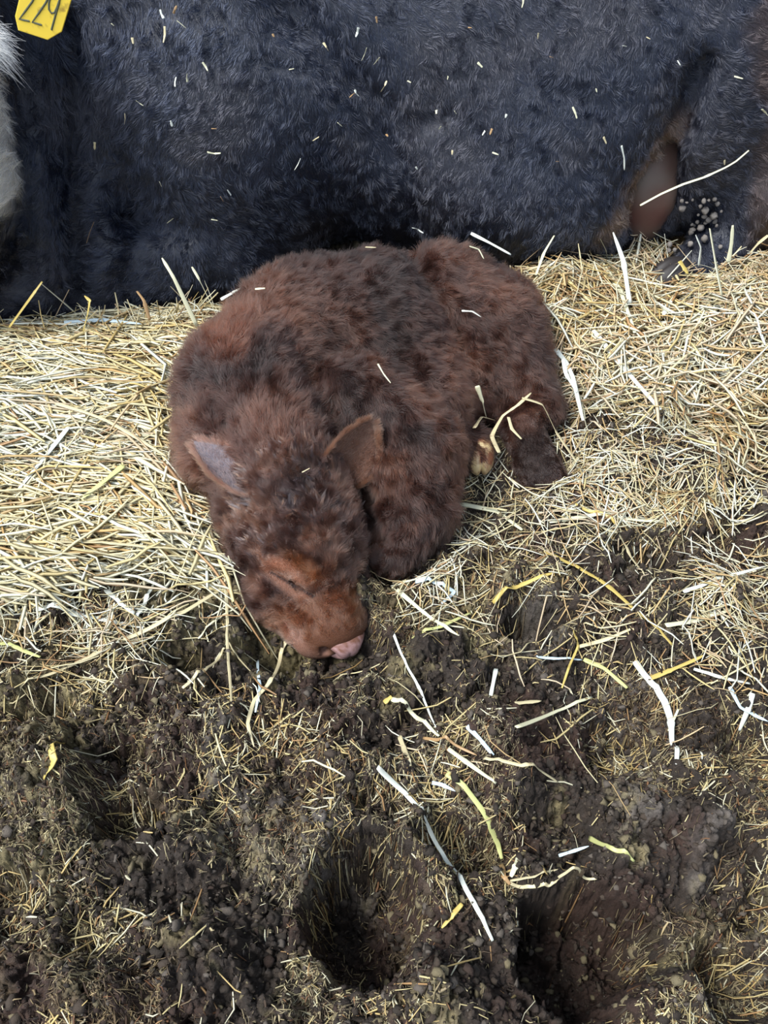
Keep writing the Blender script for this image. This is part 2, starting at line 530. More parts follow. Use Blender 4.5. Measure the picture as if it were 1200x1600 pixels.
# head
Pp = W(462, 708, .185); Pm = W(551, 1000, .045)
ha, hl, hn = head_frame(Pp, Pm, (0.26, -0.42, 0.87))
HL = float(np.linalg.norm(Pm - Pp))
def H(s, l, n): return Pp + ha * (s * HL) + hl * l + hn * n
Rh = np.stack([ha, hl, hn], 1)
fh = (-ha)
cone(H(.06, 0, -.050), H(.50, 0.002, -.050), .062, .058, k=.03, flow=-ha)
cone(H(.10, -.026, -.048), H(.42, -.032, -.048), .048, .048, k=.02, flow=-ha - hl * .6)
cone(H(.10, .030, -.048), H(.42, .030, -.048), .048, .044, k=.02, flow=-ha + hl * .6)
cone(H(.48, -.002, -.056), H(.88, -.002, -.054), .055, .042, k=.02, flow=-ha)
cone(H(.12, -.056, -.110), H(.62, -.060, -.094), .062, .054, k=.03, flow=-ha - hn * .5)
cone(H(.15, .030, -.105), H(.62, .018, -.082), .050, .036, k=.03, flow=-ha - hn * .5)
cone(H(.62, -.052, -.092), H(.90, -.032, -.080), .050, .037, k=.025, flow=-ha)
ell(H(.90, -.026, -.062), (.034, .026, .030), Rh, k=.012, flow=-ha)
ell(H(.90, .020, -.060), (.034, .024, .029), Rh, k=.012, flow=-ha)
for s in (-1, 1):
    # brow ridge, closed lids bulging over the eyeball, bone under the eye
    cone(H(.42, s * .044, -.020), H(.60, s * .036, -.030), .022, .015, k=.014, flow=-ha * .4 + hl * s)
    cone(H(.44, s * .064, -.040), H(.54, s * .056, -.036), .014, .012, k=.012, flow=-ha)
    ell(H(.59, s * .050, -.050), (.028, .017, .018), Rh, k=.006, flow=-ha)
    cone(H(.64, s * .054, -.074), H(.78, s * .040, -.066), .016, .012, k=.014, flow=-ha)
    for q in range(9):
        t0 = q / 8
        ell(H(.505 + .19 * t0, s * (.0650 - .0105 * (2 * t0 - 1) ** 2), -.056 - .006 * math.sin(math.pi * t0)), (.0065, .009, .0038), Rh, k=.003, op='sub')
        ell(H(.50 + .17 * t0, s * (.050 - .006 * (2 * t0 - 1) ** 2), -.031), (.007, .0045, .0030), Rh, k=.006, op='sub')
    ell(H(.985, s * .031, -.050), (.016, .0070, .0090), Rh, k=.005, op='sub')
ell(H(.03, 0, -.010), (.026, .035, .022), Rh, k=.02, flow=(0, .3, .9))
for q in range(9):
    t0 = q / 8
    ell(H(.74 + .25 * t0, -.064 + .024 * t0 ** 2, -.088 - .004 * math.sin(3 * t0)), (.011, .005, .0024), Rh, k=.004, op='sub')
calf_co, calf_q = F.mesh(2)
calf_vn = vert_normals(calf_co, calf_q)
calf_co = groove(calf_co, calf_vn, [([(478, 575), (520, 640), (556, 720), (590, 850)], -.016, 14), ([(628, 375), (672, 450), (715, 520), (745, 590), (780, 625)], -.016, 13),
    ([(300, 590), (330, 625), (352, 660)], -.010, 12), ([(540, 600), (610, 635), (680, 690)], .008, 22), ([(430, 470), (500, 520), (560, 560)], -.006, 18),
    ([(560, 410), (590, 470), (620, 520)], -.005, 12), ([(424, 893), (445, 905), (468, 918), (492, 931)], -.004, 4.5), ([(415, 862), (440, 868), (468, 888), (484, 908)], -.003, 5), ([(420, 878), (450, 888), (480, 915)], .0035, 7), ([(600, 840), (650, 800), (700, 780)], -.006, 10)])
calf_vn = vert_normals(calf_co, calf_q)

def head_coords(P):
    q = P - Pp
    return q @ ha / HL, q @ hl, q @ hn
EYE = [(424, 893), (445, 905), (468, 918), (492, 931)]
def eye_dist(P):
    u, v = project(P); best = np.full(np.shape(u), 1e9)
    for (a, b) in zip(EYE[:-1], EYE[1:]):
        bx, by = b[0] - a[0], b[1] - a[1]
        t = np.clip(((u - a[0]) * bx + (v - a[1]) * by) / (bx * bx + by * by), 0, 1)
        best = np.minimum(best, np.hypot(u - a[0] - t * bx, v - a[1] - t * by))
    return best + 1e3 * (head_coords(P)[2] < -.12)
def eye_line(P):
    return (1 - .6 * sm(3.2, 1.0, eye_dist(P)))[..., None]
def calf_color(P):
    return calf_tone(P) * np.array([.56, .50, .45]) * eye_line(P)
def calf_tone(P):
    n = fbm(P * 9, 3, 61)[..., None]; n2 = fbm(P * 35, 2, 63)[..., None]
    base = srgb(68, 47, 42); lite = srgb(98, 68, 57); dk = srgb(46, 34, 33)
    c = base + (lite - base) * sm(0.0, 0.8, n + 0.4 * n2) + (dk - base) * sm(0.05, 0.8, -n - 0.3 * n2)
    u, v = project(P)
    def blob(cx, cy, rx, ry):
        return sm(1.3, 0.3, np.sqrt(((u - cx) / rx) ** 2 + ((v - cy) / ry) ** 2))[..., None]
    def mixc(c, tgt, w): return c * (1 - w) + tgt * w
    c = mixc(c, srgb(112, 68, 50), 0.7 * blob(355, 520, 45, 55))
    c = mixc(c, srgb(110, 76, 63), 0.55 * blob(430, 660, 55, 60))
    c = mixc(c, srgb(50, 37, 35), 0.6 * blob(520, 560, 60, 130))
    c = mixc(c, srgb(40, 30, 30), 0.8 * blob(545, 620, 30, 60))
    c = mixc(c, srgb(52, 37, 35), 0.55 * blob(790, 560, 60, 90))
    s, l, h = head_coords(P)
    inh = (sm(-.05, .08, s) * sm(-.20, -.15, h) * sm(.13, .11, np.abs(l)))[..., None]
    hc = srgb(66, 47, 43) + (srgb(104, 77, 66) - srgb(66, 47, 43)) * sm(-.2, .8, n2)
    hc = mixc(hc, srgb(66, 60, 64), 0.6 * (sm(.14, .05, np.sqrt((s - .18) ** 2 + ((l + .03) / .35) ** 2)))[..., None])
    # orange patch over the eye, pinkish skin round it, pale muzzle
    hc = mixc(hc, srgb(150, 102, 70), 0.65 * sm(1.4, .5, np.hypot((.8 * (s - .60) * HL + .6 * (l + .036)) / .034, (-.6 * (s - .60) * HL + .8 * (l + .036)) / .014))[..., None])
    hc = mixc(hc, srgb(178, 132, 112), 0.8 * sm(1.4, .5, np.hypot((.85 * (s - .60) * HL + .5 * (l + .060)) / .042, (-.5 * (s - .60) * HL + .85 * (l + .060)) / .015))[..., None])
    hc = mixc(hc, srgb(138, 94, 70), 0.7 * sm(.68, .80, s)[..., None])
    hc = mixc(hc, srgb(190, 150, 136), 0.85 * (sm(.78, .90, s) * sm(-.040, -.062, h))[..., None])
    c = c * (1 - inh) + hc * inh
    # damp lower legs
    leg = sm(0, 1, blob(835, 705, 45, 65).squeeze(-1) * sm(.10, .07, P[..., 2]))[..., None]
    c = mixc(c, srgb(46, 33, 30), leg)
    return np.clip(c, 0.004, 1)
skin_m = attr_mat('calf_coat', rough=0.7, spec=0.25, bump=(300, 0.5, 0.002))
co_, q_ = calf_co, calf_q
mesh_obj('body', co_, q_, skin_m, calf, col=calf_color(co_) * 0.8)

def fur_mat(name, rough, spec, sheen=0.0, tint=(1, 1, 1)):
    m, nt, b = new_mat(name)
    a = nt.nodes.new('ShaderNodeAttribute'); a.attribute_name = 'col'
    hi = nt.nodes.new('ShaderNodeHairInfo')
    mr = nt.nodes.new('ShaderNodeMapRange'); mr.inputs[3].default_value = 0.7; mr.inputs[4].default_value = 1.25
    nt.links.new(hi.outputs['Random'], mr.inputs[0])
    mx = nt.nodes.new('ShaderNodeMix'); mx.data_type = 'RGBA'; mx.blend_type = 'MULTIPLY'; mx.inputs[0].default_value = 1
    nt.links.new(a.outputs['Color'], mx.inputs[6]); nt.links.new(mr.outputs[0], mx.inputs[7])
    nt.links.new(mx.outputs[2], b.inputs['Base Color'])
    nt.nodes.remove(b)
    hb = nt.nodes.new('ShaderNodeBsdfHairPrincipled')
    hb.parametrization = 'COLOR'
    nt.links.new(mx.outputs[2], hb.inputs['Color'])
    hb.inputs['Roughness'].default_value = rough
    hb.inputs['Radial Roughness'].default_value = spec
    nt.links.new(hb.outputs[0], nt.nodes['Material Output'].inputs['Surface'])
    return m
calf_fur_m = fur_mat('calf_fur', 0.42, 0.5, 0.15)
def calf_len(P):
    s, l, h = head_coords(P)
    u, v = project(P)
    L = np.full(len(P), 0.020)
    inh = sm(-.05, .08, s) * sm(-.20, -.15, h) * sm(.13, .11, np.abs(l))
    Lh = 0.0155 - 0.0080 * sm(.45, .90, s)
    Lh = Lh * (1 - 0.72 * sm(1.5, .7, np.hypot((.85 * (s - .60) * HL + .5 * (l + .060)) / .042, (-.5 * (s - .60) * HL + .85 * (l + .060)) / .018)))
    Lh = Lh * (1 - 0.85 * sm(.90, .96, s))
    L = L * (1 - inh) + Lh * inh
    leg = sm(1.25, .8, np.sqrt(((u - 835) / 50) ** 2 + ((v - 705) / 70) ** 2)) * sm(.115, .09, P[:, 2])
    L = L * (1 - leg) + 0.006 * leg
    return L
def visible_side(P):
    s, l, h = head_coords(P)
    return (sm(-0.02, 0.01, P[:, 2]) + 0.02) * (1 + 1.3 * sm(-.05, .1, s) * sm(-.20, -.15, h) * sm(.13, .11, np.abs(l)))
NF = 430000
P, n = sample(calf_co, calf_q, calf_vn, NF, visible_side)
# short nose-pad area is bare skin
s_, l_, h_ = head_coords(P)
view = norm(np.array([0, 0, CAM_H]) - P)
keep = (eye_dist(P) > 1.4) & ((n * view).sum(1) > -0.45) & ~((s_ > .965) & (h_ > -.072) & (np.abs(l_) < .042))
P, n = P[keep], n[keep]
L = calf_len(P) * RNG.uniform(.65, 1.2, len(P))
fl = F.flow(P)
s_, l_, h_ = head_coords(P)
inh = sm(-.05, .08, s_) * sm(-.20, -.15, h_) * sm(.13, .11, np.abs(l_))
curl = (1 - inh) * 1.0 + inh * (1.25 - .9 * sm(.4, .7, s_))
pts = grow(P, n, fl, L, 5, lift=0.75, bend=0.75, a1=0.6, f1=42, a2=0.85, f2=110, a3=0.16, grav=.15, seed=2)
c = calf_color(P) * RNG.uniform(.5, 1.5, (len(P), 1)) * (1 + .35 * vnoise(P * 150, 77))[:, None]
rad = np.linspace(1, 0.25, 5)[None, :] * np.full((len(P), 1), 0.00031)
hair_obj('fur', pts, rad, calf_fur_m, calf, c)

# damp curls on the forehead and at the ear roots
def tufts(NC, per, dens, Lr, spread, seed, colr, rad_, K=6):
    C, cn = sample(calf_co, calf_q, calf_vn, NC, dens)
    cfl = F.flow(C)
    path = grow(C, cn, cfl + .9 * vnoise3(C * 22, seed), RNG.uniform(*Lr, len(C)), K, lift=.42, bend=.7, a1=.75, f1=24, a2=.5, f2=60, a3=.22, seed=seed)
    off = RNG.normal(size=(len(C), per, 3)) * spread
    off = off - (off * cn[:, None]).sum(-1, keepdims=True) * cn[:, None]
    s = np.linspace(0, 1, K)
    ln = RNG.uniform(.75, 1.1, (len(C), per, 1, 1))
    rel = (path - path[:, :1])[:, None]
    pts = path[:, None, :1] + rel * ln + off[:, :, None] * (1 - .88 * s ** .8)[None, None, :, None]
    n = len(C) * per
    col = np.array(colr)[RNG.choice(len(colr), size=len(C))][:, None] * RNG.uniform(.7, 1.4, (len(C), per, 1))
    return pts.reshape(n, K, 3), np.linspace(1, .3, K)[None, :] * np.full((n, 1), rad_), col.reshape(n, 3)
def dens_fore(P):
    s, l, h = head_coords(P)
    return sm(-.08, .02, s) * sm(.47, .34, s) * sm(-.075, -.045, h) * sm(.11, .09, np.abs(l)) + .8 * (np.hypot((s - .12) * HL, l + .075) < .022) * (h > -.09) + 1e-7
p_, r_, c_ = tufts(620, 26, dens_fore, (.013, .024), .0028, 31, [srgb(62, 48, 44), srgb(78, 62, 56), srgb(92, 66, 52), srgb(70, 64, 66), srgb(48, 38, 36)], .00030)
wet_m = fur_mat('damp_calf_fur', 0.22, 0.3)
hair_obj('forehead_curls', p_, r_, wet_m, calf, c_)

# nose pad, as bare pink skin
def blob_mesh(c, r, R, nseg=40, nring=24, fn=None):
    th = np.linspace(0, math.pi, nring); ph = np.linspace(0, 2 * math.pi, nseg, endpoint=False)
    T, Ph = np.meshgrid(th, ph, indexing='ij')
    d = np.stack([np.cos(T), np.sin(T) * np.cos(Ph), np.sin(T) * np.sin(Ph)], -1)
    k = np.ones(T.shape) if fn is None else fn(d)
    q = d * k[..., None] * np.array(r)
    co = np.array(c) + q.reshape(-1, 3) @ np.array(R).T
    i = np.arange(nring * nseg).reshape(nring, nseg)
    j = np.roll(i, -1, 1)
    f = np.stack([i[:-1], i[1:], j[1:], j[:-1]], -1).reshape(-1, 4)
    return co, f
def nose_fn(d):
    k = 1 + 0.05 * np.abs(d[..., 1])
    for s in (-1, 1):
        dd = np.sqrt((d[..., 1] - s * .78) ** 2 + (d[..., 2] - .05) ** 2 + np.clip(.3 - d[..., 0], 0, 9) ** 2)
        k = k - .42 * np.exp(-(dd / .22) ** 2)
    k = k - .05 * np.exp(-(d[..., 1] / .07) ** 2) * (d[..., 2] < .3)
    return k
m_nose, nt, b = new_mat('nose_skin')
b.inputs['Base Color'].default_value = (*srgb(196, 150, 144), 1); b.inputs['Roughness'].default_value = .33
b.inputs['Subsurface Weight'].default_value = .15; b.inputs['Subsurface Radius'].default_value = (.01, .004, .003)
nz = nt.nodes.new('ShaderNodeTexNoise'); nz.inputs['Scale'].default_value = 130; nz.inputs['Detail'].default_value = 4
rp = nt.nodes.new('ShaderNodeValToRGB'); rp.color_ramp.elements[0].position = .38; rp.color_ramp.elements[0].color = (*srgb(136, 92, 78), 1)
rp.color_ramp.elements[1].position = .6; rp.color_ramp.elements[1].color = (*srgb(172, 136, 130), 1)
tc = nt.nodes.new('ShaderNodeTexCoord'); nt.links.new(tc.outputs['Object'], nz.inputs['Vector'])
nt.links.new(nz.outputs[0], rp.inputs[0]); nt.links.new(rp.outputs[0], b.inputs['Base Color'])
bp = nt.nodes.new('ShaderNodeBump'); bp.inputs['Strength'].default_value = .35; bp.inputs['Distance'].default_value = .001
vz = nt.nodes.new('ShaderNodeTexVoronoi'); vz.inputs['Scale'].default_value = 700
nt.links.new(tc.outputs['Object'], vz.inputs['Vector']); nt.links.new(vz.outputs[0], bp.inputs['Height']); nt.links.new(bp.outputs[0], b.inputs['Normal'])
Rn = Rh @ np.array(Matrix.Rotation(math.radians(-12), 3, 'Y'))
co, f = blob_mesh(H(.955, .001, -.0560), (.034, .0335, .0285), Rn, fn=nose_fn)
hz = ((co - H(.950, -.002, -.0535)) @ hn)[:, None] / .03; fz = ((co - H(.950, -.002, -.0535)) @ ha)[:, None] / .036
nn_ = fbm(co * 260, 2, 5)[:, None]
tt_ = sm(-.1, .75, hz - .55 * fz + .35 * nn_)
ncol = srgb(182, 146, 146) * (1 - tt_) + srgb(122, 82, 64) * tt_
ncol = ncol * (1 - .75 * sm(.42, .15, np.abs(np.abs(((co - H(.95, 0, 0)) @ hl)[:, None] / .0335) - .72)) * sm(.15, .5, fz) * sm(.45, .15, np.abs(hz + .02)))
m_nose = attr_mat('nose_pad', rough=.36, spec=.5, bump=(700, .6, .0014))
nose = mesh_obj('nose', co, f, m_nose, calf, col=ncol)
for sgn in (-1, 1):
    pass
m_lip = attr_mat('lip_skin', rough=.45, spec=.4)
lip_co, lip_f = blob_mesh(H(.985, .026, -.086), (.018, .020, .010), Rn)
lp = mesh_obj('lip', lip_co, lip_f, m_lip, calf, col=np.tile(srgb(160, 118, 112), (len(lip_co), 1))); lp['label'] = 'pink lower lip'
Ne = 170
te = RNG.random(Ne)
def _surf(u, v):
    cu, cv = project(calf_co); cd = calf_co[:, 1] * CP - (calf_co[:, 2] - CAM_H) * SP
    i = np.where(np.hypot(cu - u, cv - v) < 7)[0]; i = i[np.argmin(cd[i])]
    q = ray(u, v) * cd[i]
    return np.array([q[0], q[1], CAM_H + q[2]])
_ep = np.array(EYE, float)
Pe_ = np.stack([_surf(np.interp(t * 3, range(4), _ep[:, 0]), np.interp(t * 3, range(4), _ep[:, 1])) for t in te]) if True else np.stack([H(.515 + .175 * q_e, -(.0655 - .0105 * (2 * q_e - 1) ** 2), -.057 - .006 * math.sin(math.pi * q_e)) for q_e in te])
de = norm(-hl * .9 + hn * .15 + ha * .35 + .2 * RNG.normal(size=(Ne, 3)))
se = np.linspace(0, 1, 4)
pe = Pe_[:, None] + de[:, None] * (se[None, :, None] * RNG.uniform(.003, .006, (Ne, 1, 1)))
hair_obj('eyelashes', pe, np.linspace(1, .3, 4)[None, :] * np.full((Ne, 1), .0003), calf_fur_m, calf, np.tile(srgb(30, 24, 24), (Ne, 1)))
nose['label'] = 'bare pink nose with dark nostrils'

# ears
def make_ear(base, tip, facing, length, width, cup, name_col, inner_col, parent, fur_n, seed, label, furlen=.014, twist=0.0, mat=None, fmat=None, name='ear', rad_=0.00024):
    a = norm(np.array(tip) - np.array(base)); nn = np.array(facing, float); nn = norm(nn - (nn @ a) * a)
    l = np.cross(a, nn)
    S, T = 26, 17
    s = np.linspace(0, 1, S)[:, None]; t = np.linspace(-1, 1, T)[None, :]
    prof = np.sin(np.pi * np.clip(s * .80 + .20, 0, 1) ** 1.0) ** .9 * (1.05 - .25 * s) / .9
    prof = np.maximum(prof, .02)
    x = s * length + 0 * t
    y = t * prof * width * .5
    z = cup * (np.abs(t) ** 1.8) * prof * (1.25 - s) - .012 * s ** 2 + twist * t * s
    co1 = np.array(base) + x[..., None] * a + y[..., None] * l + (z)[..., None] * nn
    th = .0022 * (1.2 - s) + .0006
    co2 = np.array(base) + x[..., None] * a + (y * .98)[..., None] * l + (z - th)[..., None] * nn
    i = np.arange(S * T).reshape(S, T)
    f1 = np.stack([i[:-1, :-1], i[1:, :-1], i[1:, 1:], i[:-1, 1:]], -1).reshape(-1, 4)
    f2 = f1[:, ::-1] + S * T
    bd = np.concatenate([i[:, 0], i[-1, 1:], i[::-1, -1][1:], i[0, ::-1][1:]])
    f3 = np.stack([bd[:-1], bd[:-1] + S * T, bd[1:] + S * T, bd[1:]], -1)
    co = np.concatenate([co1.reshape(-1, 3), co2.reshape(-1, 3)])
    col = np.concatenate([np.tile(inner_col, (S * T, 1)), np.tile(name_col, (S * T, 1))])
    o = mesh_obj(name, co, np.concatenate([f1, f2, f3]), mat or skin_m, parent, col=col, origin=np.array(base))
    if label: o['label'] = label
    # fur: back of the ear, fringe, sparse inside
    g1 = co1.reshape(-1, 3); g2 = co2.reshape(-1, 3)
    vn = vert_normals(g1, f1); 
    if (vn.mean(0) @ nn) < 0: vn = -vn
    Pb, nb = sample(g2, f1, -vn, int(fur_n * .5))
    Pi, ni = sample(g1, f1, vn, int(fur_n * .22))
    k = RNG.integers(0, S * 2, int(fur_n * .35)); ks = RNG.random(len(k))
    side = np.where(RNG.random(len(k)) < .5, 0, T - 1); si = RNG.random(len(k)) * (S - 2)
    i0 = si.astype(int); fr = (si - i0)[:, None]
    Pe = co1[i0, side] * (1 - fr) + co1[i0 + 1, side] * fr
    ne = norm(l[None, :] * np.where(side == 0, -1, 1)[:, None] + .35 * nn + .2 * RNG.normal(size=Pe.shape))
    P = np.concatenate([Pb, Pi, Pe]); n = np.concatenate([nb, ni, ne])
    L = np.concatenate([np.full(len(Pb), furlen * .55), np.full(len(Pi), furlen * .35), np.full(len(Pe), furlen * .8)]) * RNG.uniform(.5, 1.2, len(P))
    c = np.concatenate([np.tile(name_col, (len(Pb), 1)), np.tile(inner_col * .5 + name_col * .7, (len(Pi), 1)), np.tile(name_col * 1.3, (len(Pe), 1))]) * RNG.uniform(.7, 1.3, (len(P), 1))
    pts = grow(P, n, np.tile(a, (len(P), 1)), L, 4, lift=.45, a1=.3, f1=60, a2=.3, f2=150, a3=.15, seed=seed)
    hair_obj('ear_fur', pts, np.linspace(1, .3, 4)[None, :] * np.full((len(P), 1), rad_), fmat or calf_fur_m, o, c)
    return o
make_ear(H(.12, -.062, -.045), W(272, 655, .20), (0.72, -0.55, 0.30), .128, .062, .016, srgb(90, 64, 54), srgb(104, 98, 104), calf, 12000, 3, 'ear with bare grey inside', furlen=.019, rad_=.00036)
make_ear(H(.13, .056, -.045), W(592, 648, .225), (0.35, -0.80, 0.25), .112, .080, .018, srgb(94, 68, 54), srgb(100, 74, 62), calf, 13000, 4, None, furlen=.018, rad_=.00036)

# hoof of the tucked foreleg
m_hoof, nt, b = new_mat('young_hoof')
b.inputs['Roughness'].default_value = .38
tc = nt.nodes.new('ShaderNodeTexCoord'); nz = nt.nodes.new('ShaderNodeTexNoise'); nz.inputs['Scale'].default_value = 60
rp = nt.nodes.new('ShaderNodeValToRGB'); rp.color_ramp.elements[0].position = .35; rp.color_ramp.elements[0].color = (*srgb(140, 92, 66), 1)
rp.color_ramp.elements[1].position = .62; rp.color_ramp.elements[1].color = (*srgb(215, 190, 140), 1)
nt.links.new(tc.outputs['Object'], nz.inputs['Vector']); nt.links.new(nz.outputs[0], rp.inputs[0]); nt.links.new(rp.outputs[0], b.inputs['Base Color'])
hc = W(748, 708, .034)
ax = norm(W(752, 745, .012) - W(745, 690, .038)); up = norm(np.array([0, 0, 1]) - ax[2] * ax); sd = np.cross(ax, up)
def hoof_fn(d): return 1 - .25 * np.clip(-d[..., 0], 0, 1) - .22 * np.exp(-(d[..., 1] / .12) ** 2) * np.clip(d[..., 0] + .3, 0, 1)
co, f = blob_mesh(hc, (.042, .027, .025), np.stack([ax, sd, up], 1), fn=hoof_fn)
hf = mesh_obj('hoof', co, f, m_hoof, calf); hf['label'] = 'pale yellow and pink hoof'
co, f = blob_mesh(W(868, 772, .012), (.026, .02, .016), np.stack([ax, sd, up], 1), fn=hoof_fn)
m_hoof2, nt, b = new_mat('muddy_hoof'); b.inputs['Base Color'].default_value = (*srgb(78, 66, 54), 1); b.inputs['Roughness'].default_value = .5
hf = mesh_obj('hoof', co, f, m_hoof2, calf); hf['label'] = 'muddy hoof pressed into the dung'

# ------------------------------------------------------------------ cow
cow = empty('cow', np.array([0.1, 1.9, 0.0]))
tag(cow, 'black cow with a white face and yellow ear tag, lying behind the calf', 'cow')
G = Field((-1.18, 1.12, -0.05), (1.42, 2.44, 0.92), 0.0105)
cone, ell = G.cone, G.ell
dn = (0.25, 0.1, -1.0)
cone((-.50, 1.93, .40), (.60, 1.93, .40), .41, .42, k=.05, flow=(0.7, 0, -0.6))
ell((.30, 1.80, .27), (.42, .33, .29), k=.06, flow=(0.35, 0, -1.0))              # belly
ell((.33, 1.72, .20), (.30, .25, .17), k=.05, flow=(0.5, 0, -.8))                 # low belly roll
ell((-.33, 1.77, .30), (.31, .30, .34), k=.045, flow=(-.15, 0, -1.0))             # ribs / shoulder
cone((-.42, 1.75, .55), (-.30, 1.66, .12), .16, .13, k=.06, flow=(0.5, 0, -.7))   # upper arm and elbow
cone((-.34, 1.57, .09), (-.66, 1.49, .05), .105, .075, k=.05, flow=(-.9, 0, -.3)) # folded foreleg
ell((.98, 1.86, .38), (.30, .30, .38), k=.06, flow=(0.1, 0, -1))                  # thigh
cone((.82, 1.70, .42), (.79, 1.60, .22), .12, .10, k=.04, flow=(-.2, -.1, -1))    # stifle
cone((.80, 1.62, .20), (.73, 1.58, .10), .088, .062, k=.04, flow=(-.2, -.1, -1))  # leg
cone((.73, 1.58, .10), (.66, 1.52, .085), .060, .050, k=.03, flow=(-.8, -.3, -.4))
cone((1.02, 1.60, .30), (1.06, 1.55, .05), .12, .12, k=.05, flow=(0.1, 0, -1))
# neck with hanging dewlap, brisket
cone((-.62, 1.80, .55), (-.78, 1.58, .60), .24, .16, k=.06, flow=(0.2, 0, -1))
cone((-.74, 1.60, .58), (-.70, 1.56, .12), .125, .12, k=.035, flow=(0.1, 0, -1))
cone((-.665, 1.50, .52), (-.640, 1.46, .12), .035, .045, k=.05, flow=(0.05, 0, -1))
cone((-.60, 1.55, .50), (-.575, 1.49, .14), .035, .045, k=.05, flow=(0.05, 0, -1))
cone((-.66, 1.48, .09), (-.80, 1.42, .08), .085, .08, k=.05, flow=(-.9, -.2, -.1))
# head, resting low and turned away to the left
cone((-.745, 1.44, .62), (-.790, 1.38, .26), .128, .110, k=.05, flow=(.15, 0, 1))
cone((-.815, 1.36, .26), (-.90, 1.30, .12), .090, .070, k=.04, flow=(.15, 0, 1))
# creases: between ribs and belly, flank fold, behind the elbow
def crease(pts, r, k=.03):
    for a, b in zip(pts[:-1], pts[1:]):
        G.cone(a, b, r, r, k=k, op='sub')
crease([WY(440, 20, 1.53), WY(540, 110, 1.475), WY(600, 210, 1.452), WY(645, 345, 1.45)], .034, .06)
crease([WY(118, 60, 1.50), WY(125, 260, 1.47), WY(130, 470, 1.42)], .016, .05)
crease([WY(1090, 130, 1.50), WY(1060, 215, 1.49), WY(985, 330, 1.47)], .022, .06)
crease([WY(780, 300, 1.44), WY(880, 350, 1.43)], .010, .05)
G.ell((.55, 1.54, .215), (.055, .10, .105), k=.04, op='sub')
cow_co, cow_q = G.mesh(2)
# shallow folds in the hide
cow_vn = vert_normals(cow_co, cow_q)
w = 0.006 * fbm(cow_co * np.array([5, 5, 7]), 3, 71)
cow_co = cow_co + cow_vn * w[:, None]
cow_vn = vert_normals(cow_co, cow_q)
cow_co = groove(cow_co, cow_vn, [([(430, -20), (490, 60), (548, 140), (590, 210), (625, 280), (645, 350)], -.030, 26), ([(395, 95), (430, 100), (470, 112)], -.010, 9),
    ([(640, 300), (720, 315), (860, 330)], .018, 60), ([(112, 30), (118, 250), (118, 470)], -.030, 14), ([(60, 100), (66, 480)], .012, 12), ([(30, 80), (34, 400)], -.010, 8),
    ([(1100, 100), (1070, 190), (1000, 320)], -.03, 18), ([(150, 430), (200, 380), (300, 400)], .02, 25), ([(560, 130), (640, 200), (700, 180)], -.008, 14), ([(780, 60), (830, 130), (900, 150)], -.008, 16)])
cow_vn = vert_normals(cow_co, cow_q)
def cow_color(P):
    n = fbm(P * 7, 3, 81)[..., None]
    c = srgb(27, 32, 46) + (srgb(42, 43, 52) - srgb(27, 32, 46)) * sm(-.2, .8, n)
    # white face
    wf = sm(-.622 - .12 * (.6 - P[..., 2]), -.634 - .12 * (.6 - P[..., 2]), P[..., 0] + 0.012 * vnoise(P * 18, 3)) * sm(1.44, 1.41, P[..., 1])
    wf = (wf * sm(.27, .33, P[..., 2]))[..., None]
    c = c * (1 - wf) + srgb(225, 222, 214) * wf
    # brown dirty hair in the groin and on the far thigh
    u, v = project(P)
    d = np.abs((u - 1065) + (v - 180) * .62) 
    br = (sm(26, 4, d + 10 * vnoise(P * 40, 8)) * sm(150, 200, v) * sm(400, 340, v) * sm(1.75, 1.6, P[..., 1]))[..., None]
    c = c * (1 - .7 * br) + srgb(112, 90, 74) * .7 * br
    br = (sm(1165, 1205, u + 25 * vnoise(P * 14, 5)) * sm(1.0, 0.2, np.abs(P[..., 2] - .3)))[..., None]
    c = c * (1 - .6 * br) + srgb(72, 56, 48) * .6 * br
    return np.clip(c, .004, 1)
cow_m = attr_mat('cow_hide', rough=0.45, spec=0.5, bump=(180, 0.5, 0.003))
mesh_obj('body', cow_co, cow_q, cow_m, cow, col=cow_color(cow_co) * .8)
cow_fur_m = fur_mat('cow_hair', 0.33, 0.75, 0.0)
def cow_vis(P):
    u, v = project(P)
    front = P[:, 1] * CP - (P[:, 2] - 1) * SP
    m = (u > -160) & (u < 1330) & (v > -160) & (v < 640)
    return np.where(m, 1.0, 0.03)
P, n = sample(cow_co, cow_q, cow_vn, 520000, cow_vis)
view = norm(np.array([0, 0, CAM_H]) - P)
keep = ((n * view).sum(1) > -0.30) & (P[:, 2] > 0)
P, n = P[keep], n[keep]
fl = norm(G.flow(P, .06))
# swirls: rotate the lie of the hair about the normal
ang = 1.5 * vnoise(P * 4.0, 91) + 0.55 * vnoise(P * 11, 93) + .35 * np.sin(P[:, 2] * 190 + 6 * vnoise(P * 9, 95) + P[:, 0] * 60)
t = norm(fl - (fl * n).sum(-1, keepdims=True) * n)
bt = np.cross(n, t)
t = t * np.cos(ang)[:, None] + bt * np.sin(ang)[:, None]
white = cow_color(P)[:, 0] > .3
L = 0.015 * RNG.uniform(.6, 1.2, len(P)) * (1 + .5 * sm(-.35, -.55, P[:, 0])) * np.where(white, 1.2, 1)
pts = grow(P, n, t, L, 4, lift=.5, bend=.95, a1=.25, f1=28, a2=.95, f2=80, a3=.10, grav=.1, seed=8)
c = cow_color(P) * RNG.uniform(.5, 1.6, (len(P), 1))
hair_obj('hair', pts, np.linspace(1, .3, 4)[None, :] * np.full((len(P), 1), .00038), cow_fur_m, cow, c)

